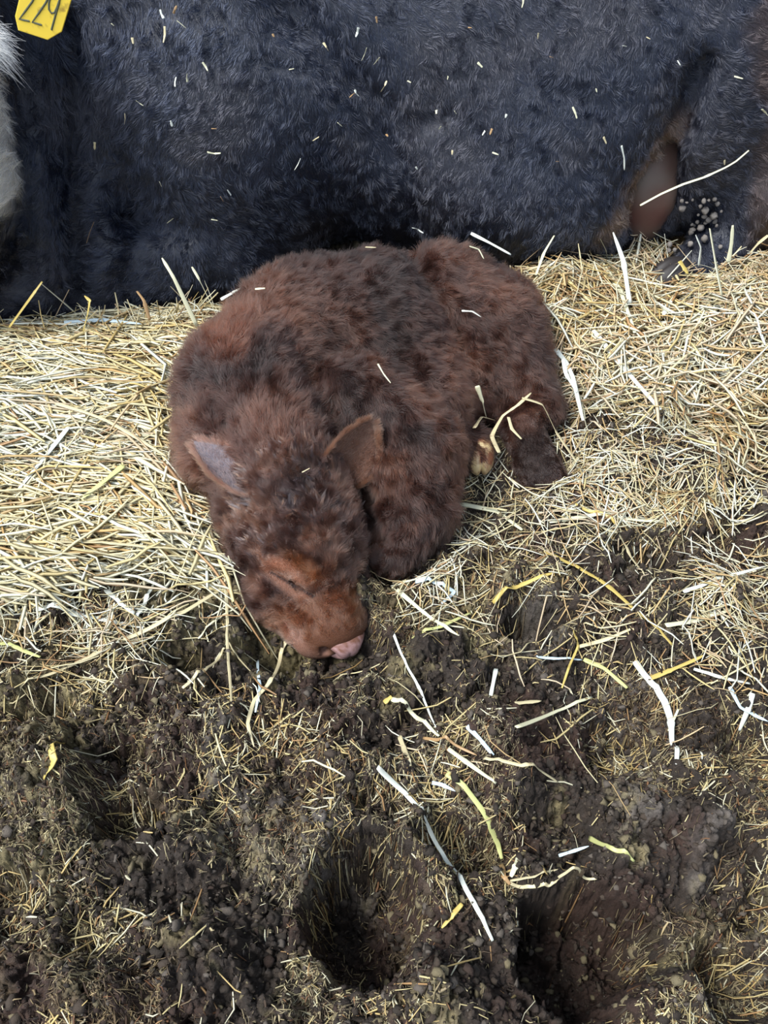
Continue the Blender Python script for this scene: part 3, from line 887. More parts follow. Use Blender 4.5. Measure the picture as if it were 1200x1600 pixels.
# udder skin showing between belly and thigh
m_ud, nt, b = new_mat('udder_skin')
b.inputs['Roughness'].default_value = .55
tc = nt.nodes.new('ShaderNodeTexCoord'); nz = nt.nodes.new('ShaderNodeTexNoise'); nz.inputs['Scale'].default_value = 9; nz.inputs['Detail'].default_value = 5
rp = nt.nodes.new('ShaderNodeValToRGB'); rp.color_ramp.elements[0].position = .35; rp.color_ramp.elements[0].color = (*srgb(98, 66, 58), 1)
rp.color_ramp.elements[1].position = .65; rp.color_ramp.elements[1].color = (*srgb(104, 92, 82), 1)
nt.links.new(tc.outputs['Object'], nz.inputs['Vector']); nt.links.new(nz.outputs[0], rp.inputs[0]); nt.links.new(rp.outputs[0], b.inputs['Base Color'])
co, f = blob_mesh((.555, 1.655, .20), (.078, .09, .13), np.eye(3), fn=lambda d: 1 + .06 * vnoise(d * 2, 3))
ud = mesh_obj('udder', co, f, m_ud, cow); ud['label'] = 'bare pinkish brown udder skin'

# hoof end of the hind leg
m_bh, nt, b = new_mat('dark_hoof'); b.inputs['Base Color'].default_value = (*srgb(40, 36, 36), 1); b.inputs['Roughness'].default_value = .6
ax = norm(np.array([-.9, -.35, -.25])); up = norm(np.array([0, 0, 1]) - ax[2] * ax); sd = np.cross(ax, up)
co, f = blob_mesh((.605, 1.49, .085), (.062, .040, .040), np.stack([ax, sd, up], 1), fn=hoof_fn)
mesh_obj('hoof', co, f, m_bh, cow)

# ray helper onto the cow's surface (vertex nearest to the line of sight)
_cu, _cv = project(cow_co)
_cd = cow_co[:, 1] * CP - (cow_co[:, 2] - CAM_H) * SP
_face = ((cow_vn * norm(np.array([0, 0, CAM_H]) - cow_co)).sum(1) > 0.05)
def on_cow(u, v):
    for r in (9, 16, 30, 60):
        m = _face & (np.abs(_cu - u) < r) & (np.abs(_cv - v) < r)
        if m.any():
            i = np.where(m)[0]; i = i[np.argmin(_cd[i])]
            near = i if True else None
            d = _cd[i]; q = ray(u, v); q = q * d
            return np.array([q[0], q[1], CAM_H + q[2]]), cow_vn[i]
    return WY(u, v, 1.5), np.array([0, -1, 0.])

# dried dung balls stuck in the hair of the hind leg
m_clod = attr_mat('dried_dung', rough=.9, spec=.2, bump=(260, .8, .002))
clods = [(1101, 324, 7.5), (1118, 333, 7.5), (1099, 311, 5), (1116, 309, 4), (1121, 316, 4), (1107, 311, 3), (1094, 320, 3.5), (1128, 329, 3),
         (1068, 323, 5.5), (1067, 312, 3.5), (1083, 311, 2.5), (1101, 336, 4.5), (1109, 341, 5), (1119, 345, 4), (1121, 352, 3), (1089, 344, 4),
         (1104, 348, 4), (1097, 358, 6), (1084, 362, 5), (1081, 366, 4.5), (1079, 384, 5), (1100, 376, 6), (1049, 384, 5), (1048, 393, 5),
         (1056, 392, 3.5), (1040, 422, 5), (1053, 418, 5), (1124, 387, 4), (1074, 315, 2.5), (1091, 334, 2.5), (1081, 349, 3), (1086, 352, 2.5)]
for k, (u, v, r) in enumerate(clods):
    p, nn_ = on_cow(u, v)
    rr = r * .00115
    sh = RNG.uniform(.75, 1.2, 3) * rr
    co, f = blob_mesh(p + nn_ * rr * .9, sh, np.eye(3), 14, 10, fn=lambda d: 1 + .22 * vnoise(d * 1.8 + k * 3.1, k))
    mesh_obj('dung_clod', co, f, m_clod, cow, col=np.tile(srgb(128, 122, 116) * RNG.uniform(.75, 1.15), (len(co), 1)))

# ear with the yellow tag
ear_b = np.array([-.775, 1.44, .70]); ear_t = np.array([-.60, 1.37, .685])
make_ear(ear_b, ear_t, (0.1, -0.8, .35), .19, .12, .03, srgb(34, 34, 38), srgb(60, 56, 56), cow, 9000, 21, 'black ear carrying the yellow tag', furlen=.03, mat=cow_m, fmat=cow_fur_m, rad_=.00035)
m_tag, nt, b = new_mat('yellow_plastic')
b.inputs['Roughness'].default_value = .42
tc = nt.nodes.new('ShaderNodeTexCoord'); nz = nt.nodes.new('ShaderNodeTexNoise'); nz.inputs['Scale'].default_value = 70; nz.inputs['Detail'].default_value = 6
rp = nt.nodes.new('ShaderNodeValToRGB'); rp.color_ramp.elements[0].position = .27; rp.color_ramp.elements[0].color = (*srgb(170, 138, 50), 1)
rp.color_ramp.elements[1].position = .42; rp.color_ramp.elements[1].color = (*srgb(240, 206, 66), 1)
nt.links.new(tc.outputs['Object'], nz.inputs['Vector']); nt.links.new(nz.outputs[0], rp.inputs[0]); nt.links.new(rp.outputs[0], b.inputs['Base Color'])
TY = 1.335
def tp(u, v): return WY(u, v, TY)
outline = [(36, -34), (50, -60), (95, -52), (118, -22), (112, 0), (97, 49), (75, 62), (29, 47), (24, 25), (30, 0)]
TD = ray(68, 15); TD = TD / np.linalg.norm(TD)
o0 = np.array([tp(*p) for p in outline]); TN = norm(np.cross(o0[5] - o0[0], o0[4] - o0[0])); TN = TN if TN[1] < 0 else -TN
cen = o0.mean(0)
ring = np.concatenate([cen + (o0 - cen) * .975 + TN * .0022, o0 + TN * .0013, o0 - TN * .0005, cen + (o0 - cen) * .985 - TN * .0012])
nO = len(o0)
bm_f = []
me = bpy.data.meshes.new('ear_tag')
fs = [list(range(nO)), list(range(3 * nO, 4 * nO))[::-1]]
for r in range(3):
    for k in range(nO):
        fs.append([r * nO + k, (r + 1) * nO + k, (r + 1) * nO + (k + 1) % nO, r * nO + (k + 1) % nO])
me.from_pydata([tuple(v) for v in (ring - world_loc(cow))], [], fs); me.update()
me.materials.append(m_tag)
tg = bpy.data.objects.new('ear_tag', me); COL.objects.link(tg); tg.parent = cow
tg['label'] = 'yellow plastic ear tag numbered 229'
def stroke(points, r, mat, parent, name, off):
    cu = bpy.data.curves.new(name, 'CURVE'); cu.dimensions = '3D'; cu.bevel_depth = r; cu.bevel_resolution = 2; cu.use_fill_caps = True
    sp = cu.splines.new('POLY'); sp.points.add(len(points) - 1)
    base = world_loc(parent)
    for i, p in enumerate(points):
        q = tp(*p) + off - base
        sp.points[i].co = (*q, 1)
    cu.materials.append(mat)
    tmp = bpy.data.objects.new(name, cu); COL.objects.link(tmp)
    dg = bpy.context.evaluated_depsgraph_get()
    me = bpy.data.meshes.new_from_object(tmp.evaluated_get(dg))
    bpy.data.objects.remove(tmp)
    o = bpy.data.objects.new(name, me); COL.objects.link(o); o.parent = parent
    return o
m_ink, nt, b = new_mat('marker_ink'); b.inputs['Base Color'].default_value = (*srgb(78, 82, 62), 1); b.inputs['Roughness'].default_value = .5
off = TN * .0016
for pl in ([(42, -22), (50, -32), (60, -28), (58, -12), (51, 2), (40, 17), (31, 29), (37, 30.5), (47, 32.5)],
           [(62, -18), (70, -28), (80, -24), (78, -8), (72, 4), (61, 20), (51, 34), (58, 36), (66, 38.5)],
           [(93, -14), (86, -18), (80, -8), (77, 4), (77, 14), (81, 20), (86, 19), (90, 10), (94, -2), (97, -16), (93, 4), (87, 24), (81, 46)]):
    stroke(pl,   .0017, m_ink, tg, 'digit', off)

# long white hairs of the cheek and ear edge
Nw = 260
t_ = RNG.random(Nw)
Pw = np.stack([-.606 + .008 * RNG.normal(size=Nw), np.full(Nw, 1.34), .588 + .014 * RNG.normal(size=Nw)], -1)
dirs = norm(np.stack([np.ones(Nw), .1 * RNG.normal(size=Nw) - .15, -.35 + .35 * RNG.normal(size=Nw)], -1))
s = np.linspace(0, 1, 5)
Lw = RNG.uniform(.02, .055, Nw)
pts = Pw[:, None] + dirs[:, None] * (s[None, :, None] * Lw[:, None, None]) + np.array([0, 0, -.02]) * (s ** 2)[None, :, None] * RNG.uniform(0, 1.5, (Nw, 1, 1))
hair_obj('ear_tuft', pts, np.linspace(1, .3, 5)[None, :] * np.full((Nw, 1), .00042), cow_fur_m, cow, np.tile(srgb(225, 222, 214), (Nw, 1)))

# ------------------------------------------------------------------ straw
straw_m = attr_mat('straw', rough=.48, spec=.4, bump=(500, .25, .001))
PAL = np.array([srgb(228, 228, 208), srgb(220, 215, 184), srgb(208, 196, 154), srgb(200, 182, 130), srgb(190, 162, 116), srgb(166, 132, 94), srgb(206, 186, 156)])
PW_L = np.array([.26, .24, .20, .12, .08, .04, .06]); PW_R = np.array([.18, .14, .16, .08, .12, .08, .24]); PW_D = np.array([.0, .05, .14, .2, .25, .26, .10])
def blob_d(u, v, cx, cy, rx, ry): return sm(1.25, .45, np.sqrt(((u - cx) / rx) ** 2 + ((v - cy) / ry) ** 2))
def straws(N, where, lenr, widr, azf, pal, layer, seed, kink=.35, pitch=.10, S=5, name='straw_bedding', arch=.0, tone=1.0, Zg=None, mat=None, build=True, cols=None):
    Zg = GZS if Zg is None else Zg
    c = where(N)
    N = len(c)
    az = azf(c)
    L = RNG.uniform(*lenr, N) * RNG.uniform(.6, 1, N); w = RNG.uniform(*widr, N)
    s = np.linspace(-.5, .5, S)
    kinkpos = RNG.integers(1, S - 1, N); ka = RNG.normal(0, kink, N)
    cl = np.zeros((N, S, 3)); d = az - ka * .5
    xy = np.zeros((N, S, 2))
    for j in range(1, S):
        d = np.where(kinkpos == j - 1, d + ka, d) + RNG.normal(0, .035, N)
        st = (L / (S - 1))[:, None]
        xy[:, j] = xy[:, j - 1] + np.stack([np.cos(d), np.sin(d)], -1) * st
    xy = xy - xy.mean(1, keepdims=True) + c[:, None, :2]
    z = gz(xy[..., 0], xy[..., 1], Zg)
    zm = z.mean(1, keepdims=True)
    slope = (z[:, -1:] - z[:, :1])
    z = np.where(True, .55 * z + .45 * (zm + slope * s[None, :]), z)
    z = z + layer(c, N)[:, None] + (RNG.normal(0, pitch, N) * L)[:, None] * s[None, :] + (arch * RNG.normal(0, 1, N) * L)[:, None] * (1 - 4 * s ** 2)[None, :]
    cl[..., :2] = xy; cl[..., 2] = z
    up = norm(np.stack([RNG.normal(0, .45, N), RNG.normal(0, .45, N), np.ones(N)], -1))
    co, f = frame_strip(cl, w, w * RNG.uniform(.18, .4, N), up)
    if cols is None:
        k = np.array([RNG.choice(len(PAL), p=pal / pal.sum()) for _ in range(1)]) if False else RNG.choice(len(PAL), size=N, p=pal / pal.sum())
        col = PAL[k] * RNG.uniform(.72, 1.08, (N, 1)) * tone
    else: col = cols(c, N)
    if cols is None:
        gold = sm(.0, .55, fbm(c * 5.5, 2, 88) + .12)[:, None] * (RNG.random((N, 1)) < .75)
        gold = np.maximum(gold, (sm(.16, .24, c[:, 0]) * sm(.50, .36, c[:, 0]) * sm(1.15, 1.3, c[:, 1]))[:, None] * (RNG.random((N, 1)) < .7))
        col = col * (1 - gold * (1 - np.array([.95, .86, .70])))
    return co, f, np.repeat(np.clip(col, 0, 1), S * 3, axis=0), cl
def merge(parts):
    co, f, c, off = [], [], [], 0
    for a in parts:
        co.append(a[0]); f.append(a[1] + off); c.append(a[2]); off += len(a[0])
    return np.concatenate(co), np.concatenate(f), np.concatenate(c)
def rejection(dens, box):
    def fn(N):
        out = []; got = 0
        while got < N:
            p = np.stack([RNG.uniform(box[0], box[1], 4 * N), RNG.uniform(box[2], box[3], 4 * N), np.zeros(4 * N)], -1)
            p[:, 2] = gz(p[:, 0], p[:, 1], GZS)
            keep = RNG.random(len(p)) < dens(p)
            out.append(p[keep]); got += keep.sum()
        return np.concatenate(out)[:N]
    return fn
# keep straw out of the two animals
def clear_of(P, margin=.012):
    inside = np.zeros(len(P), bool)
    for FF in (F, G):
        i = np.round((P - FF.lo) / FF.h).astype(int)
        ok = ((i >= 0) & (i < FF.n)).all(1)
        v = np.full(len(P), 1.0); q = i[ok]
        v[ok] = FF.f[q[:, 0], q[:, 1], q[:, 2]]
        inside |= v < margin
    return ~inside
def prune(part, margin=.004, S=5):
    co, f, c, cl = part
    N = len(cl)
    bad = np.zeros(N, bool)
    for j in range(S): bad |= ~clear_of(cl[:, j], margin)
    keepv = np.repeat(~bad, S * 3)
    new = np.cumsum(keepv) - 1
    fk = keepv[f].all(1)
    return co[keepv], new[f[fk]], c[keepv], cl[~bad]

def dens_left(p):
    x, y = p[:, 0], p[:, 1]
    u, v = project(p)
    d = sm(960, 880, v + 40 * vnoise(p * 9, 3)) * sm(420, 350, u)
    return np.clip(d, 0, 1) * (y < 1.415)
def dens_right(p):
    u, v = project(p)
    edge = 560 + (u - 860) * .25
    d = sm(edge + 130, edge - 10, v + 50 * vnoise(p * 9, 5)) * sm(770, 830, u)
    return np.clip(d, 0, 1) * (p[:, 1] < 1.60)
azL = lambda c: np.where(RNG.random(len(c)) < .72, RNG.normal(-.05, .38, len(c)), RNG.uniform(0, math.pi, len(c))) + np.where(project(c)[0] > 230, -.35, 0)
azR = lambda c: RNG.uniform(0, 2 * math.pi, len(c))
boxL = (-1.15, .02, .55, 1.6); boxR = (.12, 1.2, .75, 1.7)
lay = lambda a, b: (lambda c, N: RNG.uniform(a, b, N))
parts = [prune(straws(9000, rejection(dens_left, boxL), (.04, .14), (.002, .006), azL, PW_L * .75 + PW_D * .25, lay(.0, .018), 1, tone=.88)),
         prune(straws(9000, rejection(dens_left, boxL), (.04, .18), (.0016, .0058), azL, PW_L, lay(.012, .038), 2, pitch=.07, arch=.02)),
         prune(straws(1500, rejection(dens_left, boxL), (.07, .22), (.0035, .0078), azL, PW_L, lay(.026, .042), 2, pitch=.06, arch=.03, kink=.25)),
         prune(straws(900, rejection(lambda p: dens_left(p) * sm(1.22, 1.38, p[:, 1]), boxL), (.05, .12), (.0018, .004), azR, PW_L, lay(.02, .04), 3, pitch=.55))]
co, f, c = merge(parts)
o = mesh_obj('straw_bedding', co, f, straw_m, col=c, smooth=False)
tag(o, 'thick bank of pale yellow straw left of the calf', 'straw', kind='stuff')
parts = [prune(straws(9000, rejection(dens_right, boxR), (.025, .09), (.0014, .0040), azR, PW_R * .65 + PW_D * .35, lay(.0, .02), 4, tone=.85)),
         prune(straws(8500, rejection(dens_right, boxR), (.03, .12), (.0014, .0055), azR, PW_R, lay(.012, .042), 5, pitch=.14, arch=.02)),
         prune(straws(1300, rejection(dens_right, boxR), (.05, .17), (.003, .007), azR, PW_R, lay(.028, .048), 5, pitch=.10, arch=.03)),
         prune(straws(1000, rejection(lambda p: dens_right(p) * sm(1.30, 1.45, p[:, 1]), boxR), (.05, .13), (.0018, .004), azR, PW_R, lay(.03, .055), 6, pitch=.5))]
co, f, c = merge(parts)
o = mesh_obj('straw_bedding', co, f, straw_m, col=c, smooth=False)
tag(o, 'bank of tan chopped straw right of the calf', 'straw', kind='stuff')

# loose straw strewn over the dung
def dens_loose(p):
    u, v = project(p)
    n = vnoise(p * 12, 7)
    d = .75 * blob_d(u, v, 1000, 720, 240, 130) + .30 * blob_d(u, v, 900, 880, 330, 150) + .5 * blob_d(u, v, 660, 880, 110, 60) \
        + .8 * blob_d(u, v, 60, 1010, 200, 100) + .5 * blob_d(u, v, 250, 990, 160, 60) + .55 * blob_d(u, v, 1150, 980, 90, 120) + .35 * blob_d(u, v, 780, 720, 60, 110)
    return np.clip(d * (.7 + .8 * n) + .012 * (v < 1250), 0, 1)
boxA = (-.75, .85, .1, 1.45)
parts = [prune(straws(2600, rejection(dens_loose, boxA), (.03, .11), (.0012, .0034), azR, PW_L * .6 + PW_R * .4, lay(.004, .02), 7, pitch=.10, arch=.03))]
co, f, c = merge(parts)
o = mesh_obj('loose_straw', co, f, straw_m, col=c, smooth=False)
tag(o, 'thin loose straw strewn over the dung around the calf', 'straw', kind='stuff')

# short chopped fibres worked into the dung
def dens_chaff(p):
    n = fbm(p * 8, 3, 17)
    u, v = project(p)
    hole = 1.0
    for (hu, hv, rx, ry, a) in HOLES[:6]:
        c = W(hu, hv, 0.0)
        hole = hole * (1 - .85 * sm(1.0, .7, np.hypot((p[:, 0] - c[0]) / rx, (p[:, 1] - c[1]) / ry)))
    return np.clip(.28 + .85 * n + .25 * sm(500, 100, u) * sm(1000, 1200, v), .03, 1) * hole
litter_m = attr_mat('dung_fibre', rough=.6, spec=.35)
PALD = np.array([srgb(188, 176, 138), srgb(154, 142, 110), srgb(124, 112, 90), srgb(76, 63, 52), srgb(204, 200, 172), srgb(120, 88, 62), srgb(56, 48, 42)])
def colD(p_):
    pw = np.array(p_)
    def fn(c, N):
        col = PALD[RNG.choice(len(PALD), size=N, p=pw / pw.sum())] * RNG.uniform(.7, 1.2, (N, 1))
        k = fbm(c * 8, 2, 64)[:, None]
        m1 = sm(.05, .5, k); m2 = sm(.05, .5, -k)
        return col * (1 + m1 * np.array([.12, .10, .0])) * (1 - m2 * np.array([.35, .43, .48]))
    return fn
boxG = (-.72, .85, .05, 1.3)
parts = [prune(straws(30000, rejection(dens_chaff, boxG), (.005, .018), (.0018, .0042), azR, PW_D, lay(-.001, .003), 12, pitch=.5, S=3, Zg=GZ, cols=colD([.03, .14, .25, .30, .02, .08, .18])), S=3),
         prune(straws(140000, rejection(dens_chaff, boxG), (.004, .020), (.0005, .0018), azR, PW_D, lay(-.001, .004), 8, pitch=.35, S=3, Zg=GZ, cols=colD([.13, .24, .26, .18, .05, .05, .09])), S=3),
         prune(straws(8500, rejection(lambda p: dens_chaff(p) * sm(-.3, .5, vnoise(p * 15, 29)), boxG), (.012, .055), (.0010, .0030), azR, PW_D, lay(.001, .006), 9, pitch=.25, S=3, Zg=GZ, cols=lambda c, N: np.array([srgb(204, 188, 138), srgb(192, 168, 114), srgb(218, 212, 182), srgb(162, 128, 88)])[RNG.choice(4, size=N, p=[.35, .3, .2, .15])] * RNG.uniform(.75, 1.1, (N, 1))), S=3)]
co, f, c = merge(parts)
o = mesh_obj('chopped_straw_litter', co, f, litter_m, col=c)
tag(o, 'short chopped straw fibres mixed into the dark dung', 'straw litter', kind='stuff')

# crumbs of dung broken off the clods
crumb_m = attr_mat('dung_crumb', rough=.75, spec=.35, bump=(600, .9, .002))
def crumbs(N):
    p = rejection(lambda p: np.clip(.5 + .6 * vnoise(p * 14, 23), .05, 1) * (1 - .93 * np.clip(bank_left(p[:, 0], p[:, 1]) + bank_right(p[:, 0], p[:, 1]), 0, 1)), boxG)(N)
    r = .0012 + .0050 * RNG.random(N) ** 3.5
    t = (1 + 5 ** .5) / 2
    V = np.array([(-1, t, 0), (1, t, 0), (-1, -t, 0), (1, -t, 0), (0, -1, t), (0, 1, t), (0, -1, -t), (0, 1, -t), (t, 0, -1), (t, 0, 1), (-t, 0, -1), (-t, 0, 1)]) / math.sqrt(1 + t * t)
    T = np.array([(0, 11, 5), (0, 5, 1), (0, 1, 7), (0, 7, 10), (0, 10, 11), (1, 5, 9), (5, 11, 4), (11, 10, 2), (10, 7, 6), (7, 1, 8), (3, 9, 4), (3, 4, 2), (3, 2, 6), (3, 6, 8), (3, 8, 9), (4, 9, 5), (2, 4, 11), (6, 2, 10), (8, 6, 7), (9, 8, 1)])
    k = RNG.uniform(.35, 1.45, (N, 12, 1))
    sc = RNG.uniform(.4, 1.5, (N, 1, 3)) * np.array([1, 1, .7])
    co = V[None] * k * sc * r[:, None, None]
    p[:, 2] = gz(p[:, 0], p[:, 1], GZ) + r * .25
    ok = clear_of(p, .004)
    co = (co + p[:, None, :])[ok]; N = len(co)
    f = (T[None] + 12 * np.arange(N)[:, None, None]).reshape(-1, 3)
    pal = np.array([srgb(50, 43, 36), srgb(66, 56, 47), srgb(92, 84, 76), srgb(112, 102, 78), srgb(56, 43, 36)])
    col = pal[RNG.choice(5, size=N, p=[.35, .25, .15, .12, .13])]
    return co.reshape(-1, 3), f, np.repeat(col, 12, axis=0)
co, f, c = crumbs(50000)
o = mesh_obj('dung_crumbs', co, f, crumb_m, col=c, smooth=False)
tag(o, 'loose dark crumbs of dung scattered over the trampled ground', 'dung crumbs', kind='stuff')

# ------------------------------------------------------------------ single stalks one can point to
stalk_m = attr_mat('straw_stalk', rough=.42, spec=.45, bump=(700, .3, .0008))
COLS = dict(white=srgb(216, 220, 208), pale=srgb(208, 206, 174), yellow=srgb(192, 170, 96), green=srgb(190, 192, 128), tan=srgb(164, 132, 92), cool=srgb(196, 214, 220), cream=srgb(200, 188, 150))
def spline_pts(p, n=9):
    p = np.array(p, float)
    if len(p) == 2:
        t = np.linspace(0, 1, 14)[:, None]; return p[0] * (1 - t) + p[1] * t
    q = np.concatenate([[2 * p[0] - p[1]], p, [2 * p[-1] - p[-2]]])
    out = []
    for i in range(1, len(q) - 2):
        for t in np.linspace(0, 1, n, endpoint=False):
            a, b, c, d = q[i - 1], q[i], q[i + 1], q[i + 2]
            s = .5 * ((2 * b) + (-a + c) * t + (2 * a - 5 * b + 4 * c - d) * t * t + (-a + 3 * b - 3 * c + d) * t ** 3)
            out.append(.3 * s + .7 * (b * (1 - t) + c * t))
    out.append(q[-2])
    return np.array(out)
def stalk_mesh(cl, w, th, seed=0, leaf=False):
    rg = np.random.default_rng(seed)
    S, K = len(cl), 8
    tan = norm(np.gradient(cl, axis=0))
    up = norm(np.array([rg.normal(0, .25), rg.normal(0, .25), 1.0]))
    side = norm(np.cross(tan, up)); u2 = np.cross(side, tan)
    s = np.linspace(0, 1, S)
    prof = 1 - .35 * s - .5 * np.clip(s - .85, 0, 1) / .15 * (.8 if leaf else .3)
    prof = prof * (1 + .12 * np.sin(s * 9 + seed)); prof[0] *= .8
    node = 1 + .35 * np.exp(-((s - .38 - .3 * rg.random()) / .02) ** 2)
    a = np.linspace(0, 2 * math.pi, K, endpoint=False)
    ca, sa = np.cos(a), np.sin(a)
    crease = 1 - .55 * np.exp(-((np.abs(a - math.pi / 2)) / .5) ** 2)
    ring = cl[:, None] + side[:, None] * (ca * w * .5)[None, :, None] * (prof * node)[:, None, None] + u2[:, None] * ((sa * crease) * th * .5)[None, :, None] * (prof * node)[:, None, None]
    co = ring.reshape(-1, 3)
    i = np.arange(S * K).reshape(S, K); j = np.roll(i, -1, 1)
    f = np.stack([i[:-1], j[:-1], j[1:], i[1:]], -1).reshape(-1, 4)
    n0 = len(co); co = np.concatenate([co, [cl[0]], [cl[-1]]])
    cap = [(i[0, k], i[0, k], n0, j[0, k]) for k in range(0)]
    e1 = np.array([(i[0, (k + 1) % K], i[0, k], i[0, (k - 1) % K], n0) for k in range(0, K, 2)])
    e2 = np.array([(i[-1, (k - 1) % K], i[-1, k], i[-1, (k + 1) % K], n0 + 1) for k in range(0, K, 2)])
    return co, np.concatenate([f, e1, e2])
_n = [0]
def stalk(pts, wpx, col, label, z=.008, cat='straw stalk', group=None, surf='ground', heights=None, y=None, name='straw_stalk'):
    _n[0] += 1; sd = _n[0]
    base = []
    for k, (u, v) in enumerate(pts):
        if y is not None:
            yy = y[0] + (y[1] - y[0]) * k / max(len(pts) - 1, 1)
            base.append(WY(u, v, yy))
        elif surf == 'cow':
            p, n_ = on_cow(u, v); base.append(p + n_ * .012)
        elif surf == 'calf':
            p, n_ = on_calf(u, v); base.append(p + n_ * .014)
        else:
            h = z if heights is None else heights[k]
            zz = .03
            for _ in range(10):
                p = W(u, v, zz)
                g = float(gz(p[0], p[1], GZS)); zz = .5 * zz + .5 * (g + h)
            base.append(W(u, v, zz))
    cl = spline_pts(base)
    if surf == 'ground' and y is None:
        g = gz(cl[:, 0], cl[:, 1], GZ) + .005
        zz = np.maximum(cl[:, 2], g)
        for _ in range(6):
            zz[1:-1] = .25 * zz[:-2] + .5 * zz[1:-1] + .25 * zz[2:]
            zz = np.maximum(zz, np.minimum(g, zz + .004))
        cl[:, 2] = np.maximum(zz, g)
    dist = np.linalg.norm(cl.mean(0) - np.array([0, 0, CAM_H]))
    w = wpx * dist / FPX
    co, f = stalk_mesh(cl, w * 1.1, w * .26, sd, leaf=sd % 3 == 0)
    o = mesh_obj(name, co, f, stalk_m, col=np.tile(COLS[col] * (0.92 + .1 * ((sd * 37) % 10) / 10), (len(co), 1)), origin=cl.mean(0))
    tag(o, label, cat, group)
    return o
_ku, _kv = project(calf_co)
_kd = calf_co[:, 1] * CP - (calf_co[:, 2] - CAM_H) * SP
_kf = ((calf_vn * norm(np.array([0, 0, CAM_H]) - calf_co)).sum(1) > 0.05)
def on_calf(u, v):
    for r in (5, 10, 20, 60):
        m = _kf & (np.abs(_ku - u) < r) & (np.abs(_kv - v) < r)
        if m.any():
            i = np.where(m)[0]; i = i[np.argmin(_kd[i])]
            q = ray(u, v) * _kd[i]
            return np.array([q[0], q[1], CAM_H + q[2]]), calf_vn[i]
    return on_ground(u, v), np.array([0, 0, 1.])
